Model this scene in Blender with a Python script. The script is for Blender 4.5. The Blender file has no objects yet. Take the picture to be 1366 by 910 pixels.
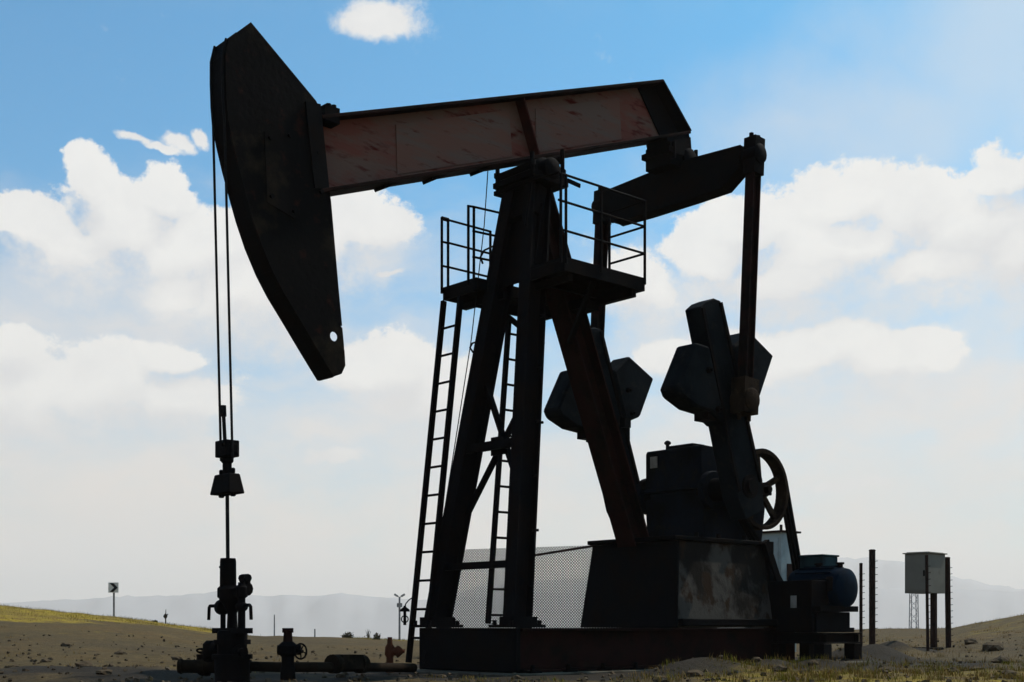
import bpy, bmesh, math, random
from mathutils import Vector, Matrix, noise
random.seed(7)
S = bpy.context.scene
COL = S.collection

# ------------------------------------------------------------------ frame of the place
# world X runs along the walking beam (horsehead at -X), Y across it, Z up, metres
PHI = math.radians(42)
s_, c_ = math.sin(PHI), math.cos(PHI)
FWD = Vector((s_, c_, 0)); RGT = Vector((c_, -s_, 0))
FOC, HZ, CZ, D0, R0 = 1700.0, 835.0, 0.6, 17.0, 0.22
CAM = -FWD*D0 - RGT*R0 + Vector((0, 0, CZ))

def on_y(px, py, Y):
    """point of the plane Y seen in the photograph at (px, py)"""
    u = (px-683)/FOC
    X = (u*(D0+Y*c_)-R0+Y*s_)/(c_-u*s_)
    d = D0+X*s_+Y*c_
    return Vector((X, Y, CZ+(HZ-py)*d/FOC))

def at_d(px, py, d):
    """point at depth d seen in the photograph at (px, py)"""
    p = CAM + FWD*d + RGT*((px-683)/FOC*d)
    return Vector((p.x, p.y, CZ+(HZ-py)*d/FOC))

# ------------------------------------------------------------------ terrain height
CREST = [(-1200, 800), (-300, 800), (0, 809), (100, 818), (200, 829), (280, 840), (335, 848), (450, 850), (545, 855),
         (700, 851), (1000, 846), (1160, 839), (1270, 838), (1310, 830), (1366, 820), (1600, 808), (2600, 800)]
def interp(tab, x):
    if x <= tab[0][0]: return tab[0][1]
    for (a, b), (c, d) in zip(tab, tab[1:]):
        if x <= c:
            t = (x-a)/(c-a); return b+(d-b)*t
    return tab[-1][1]
def sstep(t):
    t = max(0, min(1, t)); return t*t*(3-2*t)
RC = 58.0
def ground_z(x, y):
    v = Vector((x, y, 0))-Vector((CAM.x, CAM.y, 0))
    dep, rt = v.dot(FWD), v.dot(RGT)
    r = math.hypot(dep, rt)
    px = 683+FOC*rt/max(dep, .25*r+1e-6)
    zc = CZ+(HZ-interp(CREST, px))*RC*math.cos(math.atan2(rt, max(dep, 1e-3)) if dep > 0 else 0)/FOC
    if r < RC:
        z = zc*sstep((r-19)/(RC-19))
    else:
        z = zc+(-62-zc)*(1-math.exp(-((r-RC)/260)**1.5))
    if r < 400:
        a = 1/(1+(r/120)**2)
        n1 = noise.noise(Vector((x*.35, y*.35, 3.1)))
        n2 = noise.noise(Vector((x*1.3, y*1.3, 7.7)))
        n3 = noise.noise(Vector((x*4.1, y*4.1, 1.7)))
        near = sstep((math.hypot(x-1.5, y)-2.5)/3)
        z += a*(.07*n1+.045*n2+.02*n3)*near
    else:
        z += 7*noise.noise(Vector((x*.0007, y*.0007, 0)))+3*noise.noise(Vector((x*.003, y*.003, 5)))
    if r < 60 and px < 620:
        for off in (0, 1.9):
            q = abs(dep-24-off-.10*rt+.5*math.sin(rt*.25)); z += -.06*math.exp(-(q/.16)**2)+.03*math.exp(-((q-.33)/.12)**2)
    for (mx, my, h, w) in MOUNDS:
        dd = ((x-mx)**2+(y-my)**2)/(w*w)
        if dd < 6: z += h*math.exp(-dd)
    return z
MOUNDS = []
for (px, d, h, w) in ((1190, 24.5, .26, .42), (1222, 25.5, .12, .5), (1150, 23, .14, .5), (1120, 19, .1, .5), (930, 16.2, .12, .4), (1290, 27, .12, .8), (1000, 15.6, .06, .6), (905, 15.7, .13, .35), (965, 16.3, .12, .5), (1030, 17.0, .16, .4), (1090, 18.2, .15, .45), (1130, 19.6, .25, .4), (1175, 22.5, .2, .5), (200, 15, .07, .9), (90, 16, .08, 1.1)):
    p = at_d(px, 850, d); MOUNDS.append((p.x, p.y, h, w))
def ground_at(px, d):
    p = at_d(px, 850, d)
    return Vector((p.x, p.y, ground_z(p.x, p.y)))

# ------------------------------------------------------------------ materials
MATS = {}
def mat(name, c1, c2=None, c3=None, scale=3.0, rough=.7, metal=0.0, bump=.0, bscale=30, stretch=(1, 1, 1), spec=.02, t2=(.45, .62), t3=(.55, .7)):
    m = bpy.data.materials.new(name); m.use_nodes = True
    nt = m.node_tree; N, L = nt.nodes, nt.links
    b = N['Principled BSDF']
    b.inputs['Roughness'].default_value = rough; b.inputs['Metallic'].default_value = metal
    b.inputs['Specular IOR Level'].default_value = spec
    tc = N.new('ShaderNodeTexCoord'); mp = N.new('ShaderNodeMapping'); mp.inputs['Scale'].default_value = stretch
    L.new(tc.outputs['Object'], mp.inputs['Vector'])
    def ns(sc, det=8, rg=.62):
        n = N.new('ShaderNodeTexNoise'); n.inputs['Scale'].default_value = sc; n.inputs['Detail'].default_value = det
        n.inputs['Roughness'].default_value = rg; L.new(mp.outputs['Vector'], n.inputs['Vector']); return n
    def ramp(src, lo, hi):
        r = N.new('ShaderNodeMapRange'); r.inputs['From Min'].default_value = lo; r.inputs['From Max'].default_value = hi
        L.new(src, r.inputs['Value']); return r
    def mix(fac, a, bcol):
        x = N.new('ShaderNodeMix'); x.data_type = 'RGBA'
        L.new(fac, x.inputs['Factor'])
        if isinstance(a, tuple): x.inputs['A'].default_value = (*a, 1)
        else: L.new(a, x.inputs['A'])
        x.inputs['B'].default_value = (*bcol, 1); return x.outputs['Result']
    col = c1
    n = ns(scale)
    if c2: col = mix(ramp(n.outputs['Fac'], *t2).outputs['Result'], col, c2)
    if c3:
        n3 = ns(scale*2.7); col = mix(ramp(n3.outputs['Fac'], *t3).outputs['Result'], col, c3)
    if isinstance(col, tuple): b.inputs['Base Color'].default_value = (*col, 1)
    else: L.new(col, b.inputs['Base Color'])
    rr = ramp(n.outputs['Fac'], .3, .7); rr.inputs['To Min'].default_value = max(.1, rough-.12); rr.inputs['To Max'].default_value = min(1, rough+.15)
    L.new(rr.outputs['Result'], b.inputs['Roughness'])
    if bump:
        nb = ns(bscale, 6); bp = N.new('ShaderNodeBump'); bp.inputs['Strength'].default_value = bump; bp.inputs['Distance'].default_value = .02
        L.new(nb.outputs['Fac'], bp.inputs['Height']); L.new(bp.outputs['Normal'], b.inputs['Normal'])
    MATS[name] = m
    return m

BLACK = mat('oily_black_steel', (.0050, .0046, .0048), (.008, .0052, .004), (.0035, .004, .0045), 2.2, .75, bump=.25, bscale=24)
HEADM = mat('weathered_horsehead_paint', (.0060, .0052, .0048), (.026, .019, .012), (.024, .009, .006), 1.9, .78, bump=.3, bscale=16, t2=(.52, .68), t3=(.58, .72))
REDP = mat('faded_red_oxide_paint', (.15, .055, .040), (.13, .080, .062), (.070, .011, .007), 1.3, .8, bump=.25, bscale=14, stretch=(.6, 1, 2.2), t2=(.44, .56), t3=(.54, .66))
DRED = mat('dark_red_rusty_steel', (.018, .007, .0055), (.008, .006, .005), (.015, .010, .007), 2.4, .8, bump=.3, bscale=20)
WEIGHT = mat('grey_green_cast_iron', (.007, .009, .0105), (.004, .005, .006), (.015, .014, .012), 2.0, .75, bump=.35, bscale=18)
GEAR = mat('dark_gearbox_paint', (.006, .008, .012), (.005, .005, .005), (.012, .011, .008), 2.2, .7, bump=.25, bscale=15)
STIFF = mat('red_oxide_rib', (.050, .014, .010), (.030, .012, .010), None, 4.0, .8, bump=.2)
RUSTY = mat('brown_rusty_iron', (.024, .015, .009), (.010, .007, .005), (.045, .03, .015), 4.0, .8, bump=.4, bscale=30)
BLUEP = mat('blue_motor_enamel', (.003, .0085, .017), (.0025, .005, .009), (.007, .011, .014), 3.0, .55, bump=.15)
TEAL = mat('teal_box_enamel', (.02, .045, .05), (.012, .02, .024), None, 3.0, .6, bump=.1)
CONC = mat('stained_concrete', (.013, .011, .009), (.056, .050, .042), (.026, .016, .010), 1.15, .9, bump=.6, bscale=12, stretch=(1, 1, .75), t2=(.47, .55), t3=(.55, .63))
PAD = mat('pale_concrete_slab', (.10, .09, .07), (.05, .042, .03), None, 2.0, .92, bump=.5, bscale=14)
CAB = mat('pale_grey_cabinet_enamel', (.17, .158, .128), (.135, .125, .10), (.10, .085, .06), 2.0, .6, bump=.08, t2=(.5, .8), t3=(.6, .8))
WCAB = mat('pale_green_grey_enamel', (.30, .35, .34), (.24, .27, .26), None, 2.0, .6, bump=.08)
GALV = mat('galvanised_wire', (.045, .045, .046), (.03, .026, .024), None, 8.0, .6, metal=.2)
ROPE = mat('greased_wire_rope', (.010, .010, .011), (.016, .015, .013), None, 20.0, .6)
PIPE = mat('muddy_brown_pipe', (.016, .011, .007), (.009, .007, .005), (.026, .019, .011), 3.0, .85, bump=.3)
POSTM = mat('rusty_post_steel', (.030, .017, .013), (.017, .012, .010), None, 5.0, .85, bump=.3)
WHITE = mat('white_sign_sheet', (.62, .62, .60), (.5, .5, .47), None, 4.0, .5)
BLACKP = mat('black_sign_film', (.015, .015, .016), None, None, 4.0, .5)
MASTM = mat('grey_mast_steel', (.22, .22, .22), (.16, .15, .14), None, 4.0, .6)
TAGM = mat('pale_data_plate', (.28, .27, .24), (.2, .19, .17), None, 6.0, .5)
STRAW = mat('dry_straw', (.23, .145, .042), (.13, .08, .024), (.30, .20, .07), 1.3, .9)
GREENG = mat('olive_grass', (.17, .14, .016), (.11, .10, .014), (.25, .18, .025), .8, .9)
LEAFM = mat('dusty_scrub_leaf', (.07, .062, .030), (.045, .035, .022), None, 3.0, .9)
TWIG = mat('dry_twig', (.06, .042, .028), (.04, .028, .02), None, 5.0, .9)
STONE = mat('brown_field_stone', (.075, .055, .035), (.045, .034, .022), (.12, .10, .07), 4.0, .92, bump=.5)
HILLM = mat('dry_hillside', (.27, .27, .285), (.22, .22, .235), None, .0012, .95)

# ------------------------------------------------------------------ mesh collector
class MB:
    def __init__(self): self.bm = bmesh.new()
    def hexa(self, c8):
        v = [self.bm.verts.new(p) for p in c8]
        for q in ((0, 3, 2, 1), (4, 5, 6, 7), (0, 1, 5, 4), (1, 2, 6, 5), (2, 3, 7, 6), (3, 0, 4, 7)):
            self.bm.faces.new([v[i] for i in q])
        return self
    def box(self, x0, x1, y0, y1, z0, z1):
        return self.hexa([(x0, y0, z0), (x1, y0, z0), (x1, y1, z0), (x0, y1, z0), (x0, y0, z1), (x1, y0, z1), (x1, y1, z1), (x0, y1, z1)])
    def obox(self, c, ax, ay, size):
        """box about c with unit axes ax, ay (z = ax x ay)"""
        ax = Vector(ax).normalized(); az = ax.cross(Vector(ay)).normalized(); ay = az.cross(ax)
        c = Vector(c); a, b, d = ax*size[0]/2, ay*size[1]/2, az*size[2]/2
        return self.hexa([c-a-b-d, c+a-b-d, c+a+b-d, c-a+b-d, c-a-b+d, c+a-b+d, c+a+b+d, c-a+b+d])
    def bar(self, p0, p1, w, h, up=(0, 0, 1)):
        """rectangular bar: w across, h along up"""
        p0, p1 = Vector(p0), Vector(p1); d = (p1-p0)
        side = d.cross(Vector(up)).normalized()
        return self.obox((p0+p1)/2, d, side, (d.length, w, h))
    def ibeam(self, p0, p1, w, h, tf, tw, up=(0, 0, 1)):
        p0, p1 = Vector(p0), Vector(p1); d = (p1-p0).normalized()
        side = d.cross(Vector(up)).normalized(); u = side.cross(d).normalized()
        o = u*(h/2-tf/2)
        self.bar(p0+o, p1+o, w, tf, u); self.bar(p0-o, p1-o, w, tf, u); self.bar(p0, p1, tw, h-2*tf-.002, u)
        return self
    def prism(self, pts, n, t0, t1):
        """polygon pts (world) extruded along n from t0 to t1"""
        n = Vector(n); a = [self.bm.verts.new(Vector(p)+n*t0) for p in pts]; b = [self.bm.verts.new(Vector(p)+n*t1) for p in pts]
        k = len(pts)
        self.bm.faces.new(a); self.bm.faces.new(b[::-1])
        for i in range(k): self.bm.faces.new((a[i], b[i], b[(i+1) % k], a[(i+1) % k]))
        return self
    def frame_of(self, d):
        d = Vector(d).normalized(); h = Vector((0, 0, 1)) if abs(d.z) < .9 else Vector((1, 0, 0))
        a = d.cross(h).normalized(); return a, d.cross(a).normalized()
    def lathe(self, p, axis, prof, n=20, close=True):
        """prof: list of (distance along axis, radius)"""
        p = Vector(p); ax = Vector(axis).normalized(); a, b = self.frame_of(ax); rings = []
        for (t, r) in prof:
            rings.append([self.bm.verts.new(p+ax*t+a*(r*math.cos(2*math.pi*i/n))+b*(r*math.sin(2*math.pi*i/n))) for i in range(n)])
        for q, w in zip(rings, rings[1:]):
            for i in range(n): self.bm.faces.new((q[i], q[(i+1) % n], w[(i+1) % n], w[i]))
        if close: self.bm.faces.new(rings[0][::-1]); self.bm.faces.new(rings[-1])
        return self
    def cyl(self, p0, p1, r, n=14, r1=None):
        p0, p1 = Vector(p0), Vector(p1)
        return self.lathe(p0, p1-p0, [(0, r), ((p1-p0).length, r if r1 is None else r1)], n)
    def tube(self, pts, r, n=8):
        pts = [Vector(p) for p in pts]; rings = []
        a = None
        for i, p in enumerate(pts):
            d = (pts[min(i+1, len(pts)-1)]-pts[max(i-1, 0)]).normalized()
            if a is None: a, b = self.frame_of(d)
            else:
                a = (a-d*a.dot(d)).normalized(); b = d.cross(a)
            rr = r[i] if isinstance(r, (list, tuple)) else r
            rings.append([self.bm.verts.new(p+a*(rr*math.cos(2*math.pi*k/n))+b*(rr*math.sin(2*math.pi*k/n))) for k in range(n)])
        for q, w in zip(rings, rings[1:]):
            for i in range(n): self.bm.faces.new((q[i], q[(i+1) % n], w[(i+1) % n], w[i]))
        self.bm.faces.new(rings[0][::-1]); self.bm.faces.new(rings[-1])
        return self
    def ring(self, c, axis, R, r, n=28, m=8, sx=1.0):
        c = Vector(c); ax = Vector(axis).normalized(); a, b = self.frame_of(ax); rings = []
        for i in range(n):
            t = 2*math.pi*i/n; o = a*math.cos(t)+b*math.sin(t)
            rings.append([self.bm.verts.new(c+o*(R+r*math.cos(2*math.pi*k/m))+ax*(r*sx*math.sin(2*math.pi*k/m))) for k in range(m)])
        for i in range(n):
            q, w = rings[i], rings[(i+1) % n]
            for k in range(m): self.bm.faces.new((q[k], q[(k+1) % m], w[(k+1) % m], w[k]))
        return self
    def blob(self, c, r, sub=2, amp=.25, seed=0, sq=(1, 1, 1)):
        t = bmesh.new(); bmesh.ops.create_icosphere(t, subdivisions=sub, radius=1)
        c = Vector(c); mp = {}
        for v in t.verts:
            p = v.co*(1+amp*noise.noise(v.co*1.4+Vector((seed*3.1, seed, 0)))+amp*.5*noise.noise(v.co*3+Vector((seed, 7, seed))))
            mp[v] = self.bm.verts.new(c+Vector((p.x*sq[0], p.y*sq[1], p.z*sq[2]))*r)
        for f in t.faces: self.bm.faces.new([mp[v] for v in f.verts])
        t.free(); return self
    def build(self, name, m, parent=None, smooth=False, bevel=0.0):
        bmesh.ops.recalc_face_normals(self.bm, faces=self.bm.faces[:])
        root = Vector((0, 0, 0)); p = parent
        while p is not None: root += p.location; p = p.parent
        me = bpy.data.meshes.new(name)
        if parent is None:
            xs = [v.co for v in self.bm.verts]
            org = Vector((sum(v.x for v in xs)/len(xs), sum(v.y for v in xs)/len(xs), min(v.z for v in xs)))
        else: org = root
        bmesh.ops.translate(self.bm, verts=self.bm.verts[:], vec=-org)
        self.bm.to_mesh(me); self.bm.free()
        me.materials.append(m)
        if smooth:
            for poly in me.polygons: poly.use_smooth = True
            try: me.set_sharp_from_angle(angle=math.radians(38))
            except Exception: pass
        o = bpy.data.objects.new(name, me); COL.objects.link(o)
        if parent is None: o.location = org
        else: o.parent = parent
        if bevel:
            bv = o.modifiers.new('edge_wear', 'BEVEL'); bv.width = bevel; bv.segments = 1; bv.limit_method = 'ANGLE'
        return o

def build_each(b, name, m, parent, smooth=False, bevel=0.0, gap=None):
    """one object for each separate piece collected in b; pieces closer than gap stay together"""
    bm = b.bm; seen = {}; comps = []
    for v in bm.verts:
        if v in seen: continue
        st = [v]; seen[v] = len(comps); cur = []
        while st:
            q = st.pop(); cur.append(q)
            for e in q.link_edges:
                o = e.other_vert(q)
                if o not in seen: seen[o] = len(comps); st.append(o)
        comps.append(cur)
    n = len(comps); par = list(range(n))
    def fd_(i):
        while par[i] != i: i = par[i]
        return i
    if gap is not None:
        bx = [([min(v.co[k] for v in c) for k in range(3)], [max(v.co[k] for v in c) for k in range(3)]) for c in comps]
        for i in range(n):
            for j in range(i):
                if all(bx[i][0][k]-gap <= bx[j][1][k] and bx[j][0][k]-gap <= bx[i][1][k] for k in range(3)): par[fd_(i)] = fd_(j)
    groups = {}
    for f in bm.faces: groups.setdefault(fd_(seen[f.verts[0]]), []).append(f)
    out = []
    for fs in groups.values():
        t = MB(); mp = {}
        for f in fs:
            for v in f.verts:
                if v not in mp: mp[v] = t.bm.verts.new(v.co)
            t.bm.faces.new([mp[v] for v in f.verts])
        out.append(t.build(name, m, parent, smooth, bevel))
    bm.free()
    return out

def tag(o, label=None, cat=None, group=None, kind=None):
    if label: o['label'] = label
    if cat: o['category'] = cat
    if group: o['group'] = group
    if kind: o['kind'] = kind
    return o
def thing(name, loc, label, cat, group=None):
    o = bpy.data.objects.new(name, None); o.empty_display_size = .3; COL.objects.link(o); o.location = loc
    return tag(o, label, cat, group)
def copy_tree(o, parent=None):
    n = o.copy(); COL.objects.link(n)
    if parent is not None: n.parent = parent
    for ch in list(o.children): copy_tree(ch, n)
    return n

# ================================================================== PUMPJACK
PJ = thing('pumpjack', (1.5, 0, 0), 'large dark oilfield pumpjack with faded red walking beam and hammer-shaped horsehead', 'pumpjack')
YV = Vector((0, 1, 0))

# --- skid
b = MB()
for y in (-.9, .72): b.ibeam((-1.05, y, .30), (4.7, y, .30), .26, .54, .035, .03)
for x in (-1.0, 0.45, 1.75, 3.0, 4.55): b.ibeam((x, -.765, .30), (x, .585, .30), .2, .50, .03, .03)
skid = b.build('skid_frame', DRED, PJ, bevel=.006)
b = MB()
b.box(-1.18, -1.105, -1.06, .855, .03, .575)
b.build('end_plate', BLACK, skid, bevel=.008)
b = MB()
for k in range(9):
    x = -.9+.62*k
    b.cyl((x, -1.05, .03), (x, -1.05, .12), .03, 6); b.box(x-.09, x+.09, -1.12, -1.032, .02, .045)
build_each(b, 'anchor_bolt', BLACK, skid, gap=0.004)

# --- samson post
top = Vector((0, 0, 6.42))
post_parts = []
A0, A1 = Vector((-.93, .80, .575)), Vector((-.03, .21, 6.40))
B0, B1 = Vector((-.93, -.80, .575)), Vector((-.03, -.21, 6.40))
def leg(p0, p1, m, w, h, upv, foot=True):
    l = MB(); l.ibeam(p0, p1, w, h, .03, .03, upv)
    return l
sp = MB()
sp.bar(Vector((-.235, .0, 5.12)), Vector((-.06, .0, 6.15)), .68, .02, (1, 0, 0))
sp.bar(Vector((-.12, .0, 6.0)), Vector((-.02, .0, 6.38)), .62, .16, (1, 0, 0))
sp.box(-.22, .30, -.46, .46, 6.40, 6.46)
samson = sp.build('samson_post', BLACK, PJ, bevel=.006)
leg(A0, A1, BLACK, .21, .31, (1, 0, 0)).build('leg', BLACK, samson)
leg(B0, B1, BLACK, .21, .31, (1, 0, 0)).build('leg', BLACK, samson)
C0, C1 = Vector((2.07, 0, 1.80)), Vector((.12, 0, 6.38))
leg(C0, C1, DRED, .34, .34, (1, 0, 0)).build('leg', DRED, samson)
def lerp(a, c, t): return a+(c-a)*t
def zt(a, c, z): return lerp(a, c, (z-a.z)/(c.z-a.z))
b = MB()
for (za, zb) in ((3.72, 1.95), ):
    off = Vector((.08, 0, 0))
    b.bar(zt(A0, A1, 3.85)+off, zt(B0, B1, 2.05)+off, .05, .075, (1, 0, 0))
    b.bar(zt(B0, B1, 3.85)+off*1.9, zt(A0, A1, 2.05)+off*1.9, .05, .075, (1, 0, 0))
b.bar(zt(A0, A1, 2.95)-Vector((.05, 0, 0)), zt(B0, B1, 2.95)-Vector((.05, 0, 0)), .09, .11, (0, 0, 1))
b.bar(zt(A0, A1, 1.38)-Vector((.05, 0, 0)), zt(B0, B1, 1.38)-Vector((.05, 0, 0)), .09, .09, (0, 0, 1))
b.obox(zt((A0+B0)/2, (A1+B1)/2, 2.95)+Vector((.02, 0, 0)), (0, 1, 0), (0, 0, 1), (.26, .24, .02))
build_each(b, 'cross_brace', BLACK, samson)
for (p, q) in ((A0, A1), (B0, B1)):
    b = MB(); b.box(p.x-.30, p.x+.30, p.y-.2, p.y+.2, .578, .615)
    b.obox(p+Vector((.02, 0, .09)), (1, 0, 0), (0, 1, 0), (.40, .26, .10))
    for dx in (-.24, .24):
        for dy in (-.15, .15): b.cyl((p.x+dx, p.y+dy, .615), (p.x+dx, p.y+dy, .67), .028, 6)
    b.build('foot_plate', BLACK, samson)
# bolts and steps up the near leg
b = MB()
for k in range(7):
    p = zt(B0, B1, 1.1+.7*k)
    b.cyl(p+Vector((.05, -.115, 0)), p+Vector((.05, -.16, 0)), .025, 6)
    if k % 2: b.cyl(p+Vector((.15, -.05, 0)), p+Vector((.22, -.07, .01)), .02, 6)
build_each(b, 'bolt', BLACK, samson)
# thin wire running down the post
b = MB(); b.tube([on_y(651, 226, .35), on_y(646, 300, .45), on_y(629, 451, .75), on_y(612, 560, .95), on_y(590, 700, 1.0)], .007, 6)
b.build('brake_cable', ROPE, PJ)
b = MB(); b.tube([on_y(659, 328, .5), on_y(646, 334, .52), on_y(641, 343, .53), on_y(644, 352, .52)], .014, 6)
b.tube([on_y(640, 455, .66), on_y(630, 458, .66), on_y(627, 464, .66), on_y(631, 470, .66), on_y(640, 473, .66)], .014, 6)
build_each(b, 'conduit_loop', ROPE, samson)

# --- centre bearing
b = MB()
b.lathe((0, -.50, 6.58), (0, 1, 0), [(0, .10), (.03, .14), (.16, .14), (.18, .18), (.82, .18), (.84, .14), (.97, .14), (1.0, .10)], 24)
b.obox((0.03, 0, 6.50), (1, 0, 0), (0, 1, 0), (.62, .80, .07))
b.obox((0.02, 0, 6.70), (1, 0, .36), (0, 1, 0), (.62, .62, .09))
for y in (-.34, .34):
    for x in (-.25, .3):
        b.cyl((x, y, 6.44), (x, y, 6.84+.3*x), .03, 6)
        b.cyl((x, y, 6.60), (x, y, 6.66), .05, 6)
b.build('centre_bearing', BLACK, PJ, smooth=True)

# --- walking beam
bt = lambda X: 6.50+(X+3.24)*.3565       # top line
bb = lambda X: 5.70+(X+3.01)*.3625       # bottom line
up = Vector((-.3565, 0, 1)).normalized()
beam = MB().prism([(-3.35, 0, bb(-3.35)+.03), (3.02, 0, bb(3.02)+.03), (2.44, 0, bt(2.44)-.03), (-3.35, 0, bt(-3.35)-.03)], YV, -.018, .018).build('walking_beam', REDP, PJ)
b = MB()
b.bar((-3.4, 0, bt(-3.4)-.02), (2.48, 0, bt(2.48)-.02), .42, .04, up)
b.bar((-3.4, 0, bb(-3.4)+.02), (3.09, 0, bb(3.09)+.02), .42, .04, up)
build_each(b, 'flange', DRED, beam, bevel=.004)
b = MB(); b.bar((2.475, 0, bt(2.48)-.015), (3.10, 0, bb(3.10)+.035), .415, .03, (1, 0, 1))
b.prism([(2.12, 0, bt(2.12)-.045), (2.44, 0, bt(2.44)-.045), (3.0, 0, bb(3.0)+.06), (2.60, 0, bb(2.60)+.05)], YV, -.045, -.022)
b.build('tail_plate', BLACK, beam)
b = MB()
for X in (-.12, ):
    for sgn in (-1, 1):
        p0 = Vector((X+.15, sgn*.105, bb(X+.15)+.045)); p1 = Vector((X-.13, sgn*.105, bt(X-.13)-.045))
        b.bar(p0, p1, .165, .018, (1, 0, .36))
build_each(b, 'stiffener', STIFF, beam)
b = MB()
for px, py in ((503, 257), (567, 247), (630, 236)):
    p = on_y(px, py, .19)
    z = bb(p.x)
    b.prism([(p.x-.03, .19, p.z-.005), (p.x+.20, .19, bb(p.x+.2)-.002), (p.x-.05, .19, bb(p.x-.05)-.002)], YV, -.2, -.0)
build_each(b, 'lug', BLACK, beam)
# cover plates welded to the web, one patch on each side of the stiffener
b = MB()
for (x0, x1, z0, z1) in ((-2.2, -.32, .10, .70), (.12, 1.78, .10, .68)):
    b.prism([(x0, 0, bb(x0)+z0), (x1, 0, bb(x1)+z0), (x1-.05, 0, bb(x1)+z1), (x0-.02, 0, bb(x0)+z1)], YV, -.030, -.0195)
build_each(b, 'web_patch', mat('greyed_red_paint', (.15, .078, .058), (.13, .090, .072), (.085, .022, .015), 1.8, .85, bump=.25, bscale=14, stretch=(.5, 1, 2.6), t2=(.44, .58), t3=(.58, .68)), beam)

# --- horsehead
front = [on_y(x, y, .16) for x, y in ((286, 64), (281, 85), (281, 115), (282, 145), (284, 170), (289, 196), (297, 230), (305, 260), (315, 296), (327, 332), (342, 368), (357, 397), (380, 435), (402, 472), (424, 508))]
back = [on_y(x, y, -.16) for x, y in ((455, 499), (460, 488), (459, 470), (451, 385), (441, 270), (437, 240), (428, 150), (421, 135), (334, 30))]
fr = [(p.x, p.z) for p in front]; bk = [(p.x, p.z) for p in back]
outl = fr+bk
hole = on_y(445, 449, -.16)
def plate(y0, y1, with_hole):
    pts = [Vector((x, 0, z)) for x, z in outl]
    if not with_hole:
        return MB().prism(pts, YV, y0, y1)
    # polygon bridged to a round hole
    hp = [Vector((hole.x+.058*math.cos(t), 0, hole.z+.058*math.sin(t))) for t in [math.radians(200)-2*math.pi*i/14 for i in range(15)]]
    k = min(range(len(pts)), key=lambda i: (pts[i]-hp[0]).length if i < len(fr) else 9e9)
    # split in two loops: upper body and hole strip, by a horizontal cut above and below the hole
    m = MB()
    zt_, zb_ = hole.z+.14, hole.z-.14
    def clip(ps, z, keep_above):
        out = []
        for i in range(len(ps)):
            p, q = ps[i], ps[(i+1) % len(ps)]
            ip, iq = (p.z >= z) == keep_above, (q.z >= z) == keep_above
            if ip: out.append(p)
            if ip != iq: out.append(p+(q-p)*((z-p.z)/(q.z-p.z)))
        return out
    m.prism(clip(pts, zt_, True), YV, y0, y1); m.prism(clip(pts, zb_, False), YV, y0, y1)
    band = clip(clip(pts, zt_, False), zb_, True)
    xl = hole.x-.14; xr = hole.x+.09
    def clipx(ps, x, keep_left):
        out = []
        for i in range(len(ps)):
            p, q = ps[i], ps[(i+1) % len(ps)]
            ip, iq = (p.x <= x) == keep_left, (q.x <= x) == keep_left
            if ip: out.append(p)
            if ip != iq: out.append(p+(q-p)*((x-p.x)/(q.x-p.x)))
        return out
    m.prism(clipx(band, xl, True), YV, y0, y1)
    rest = clipx(band, xl, False)
    # ring between the rest and the hole
    cx = Vector((hole.x, 0, hole.z)); n = 24; ro = []; ri = []
    for i in range(n):
        t = 2*math.pi*i/n; d = Vector((math.cos(t), 0, math.sin(t)))
        best = 9
        for j in range(len(rest)):
            p, q = rest[j], rest[(j+1) % len(rest)]; e = q-p
            den = d.x*e.z-d.z*e.x
            if abs(den) < 1e-9: continue
            w = p-cx; tt = (w.x*e.z-w.z*e.x)/den; uu = (w.x*d.z-w.z*d.x)/den
            if tt > 0 and -1e-4 <= uu <= 1.0001: best = min(best, tt)
        ro.append(cx+d*best); ri.append(cx+d*.056)
    for i in range(n):
        j = (i+1) % n
        m.prism([ro[i], ro[j], ri[j], ri[i]], YV, y0, y1)
    return m
head = plate(-.172, -.148, True).build('horsehead', HEADM, PJ)
plate(.148, .172, False).build('cheek_plate', HEADM, head)
b = MB()
for i in range(len(fr)-1):
    p, q = Vector((fr[i][0]+.012, 0, fr[i][1])), Vector((fr[i+1][0]+.012, 0, fr[i+1][1]))
    b.bar(p, q, .29, .02, Vector((q-p).cross(YV)))
b.build('face_plate', BLACK, head)
b = MB()
for (x0, z0, x1, z1) in ((-4.42, 6.7, -3.75, 6.75), (-4.40, 6.0, -3.5, 5.95), (-4.1, 5.2, -3.35, 5.3)):
    b.bar((x0, 0, z0), (x1, 0, z1), .292, .02)
b.bar((-3.38, 0, 5.5), (-3.46, 0, 6.56), .292, .02, (1, 0, 0))
build_each(b, 'inner_rib', BLACK, head)
b = MB()
p = on_y(432, 146, -.1); q = on_y(445, 147, -.1)
b.box(p.x-.05, q.x+.02, -.2, .2, p.z-.16, p.z+.02); b.cyl((p.x+.03, -.15, p.z+.02), (p.x+.03, -.15, p.z+.055), .035, 6); b.cyl((q.x-.03, -.15, p.z+.02), (q.x-.03, -.15, p.z+.06), .03, 6)
b.bar((-3.40, -.19, 5.60), (-3.52, -.19, 6.55), .03, .20, (1, 0, 0))
b.build('hinge_bracket', BLACK, head)
b = MB()
cp = [on_y(x, y, -.172) for x, y in ((352, 176), (388, 172), (430, 196), (434, 262), (392, 292), (356, 270))]
b.prism(cp, YV, -.012, -.001)
build_each(b, 'doubler_plate', HEADM, head)
b = MB()
for x, y in ((360, 184), (386, 181), (424, 204), (428, 256), (392, 282), (362, 262)):
    p = on_y(x, y, -.184); b.cyl(p, p-YV*.03, .026, 6)
build_each(b, 'bolt', BLACK, head)
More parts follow.
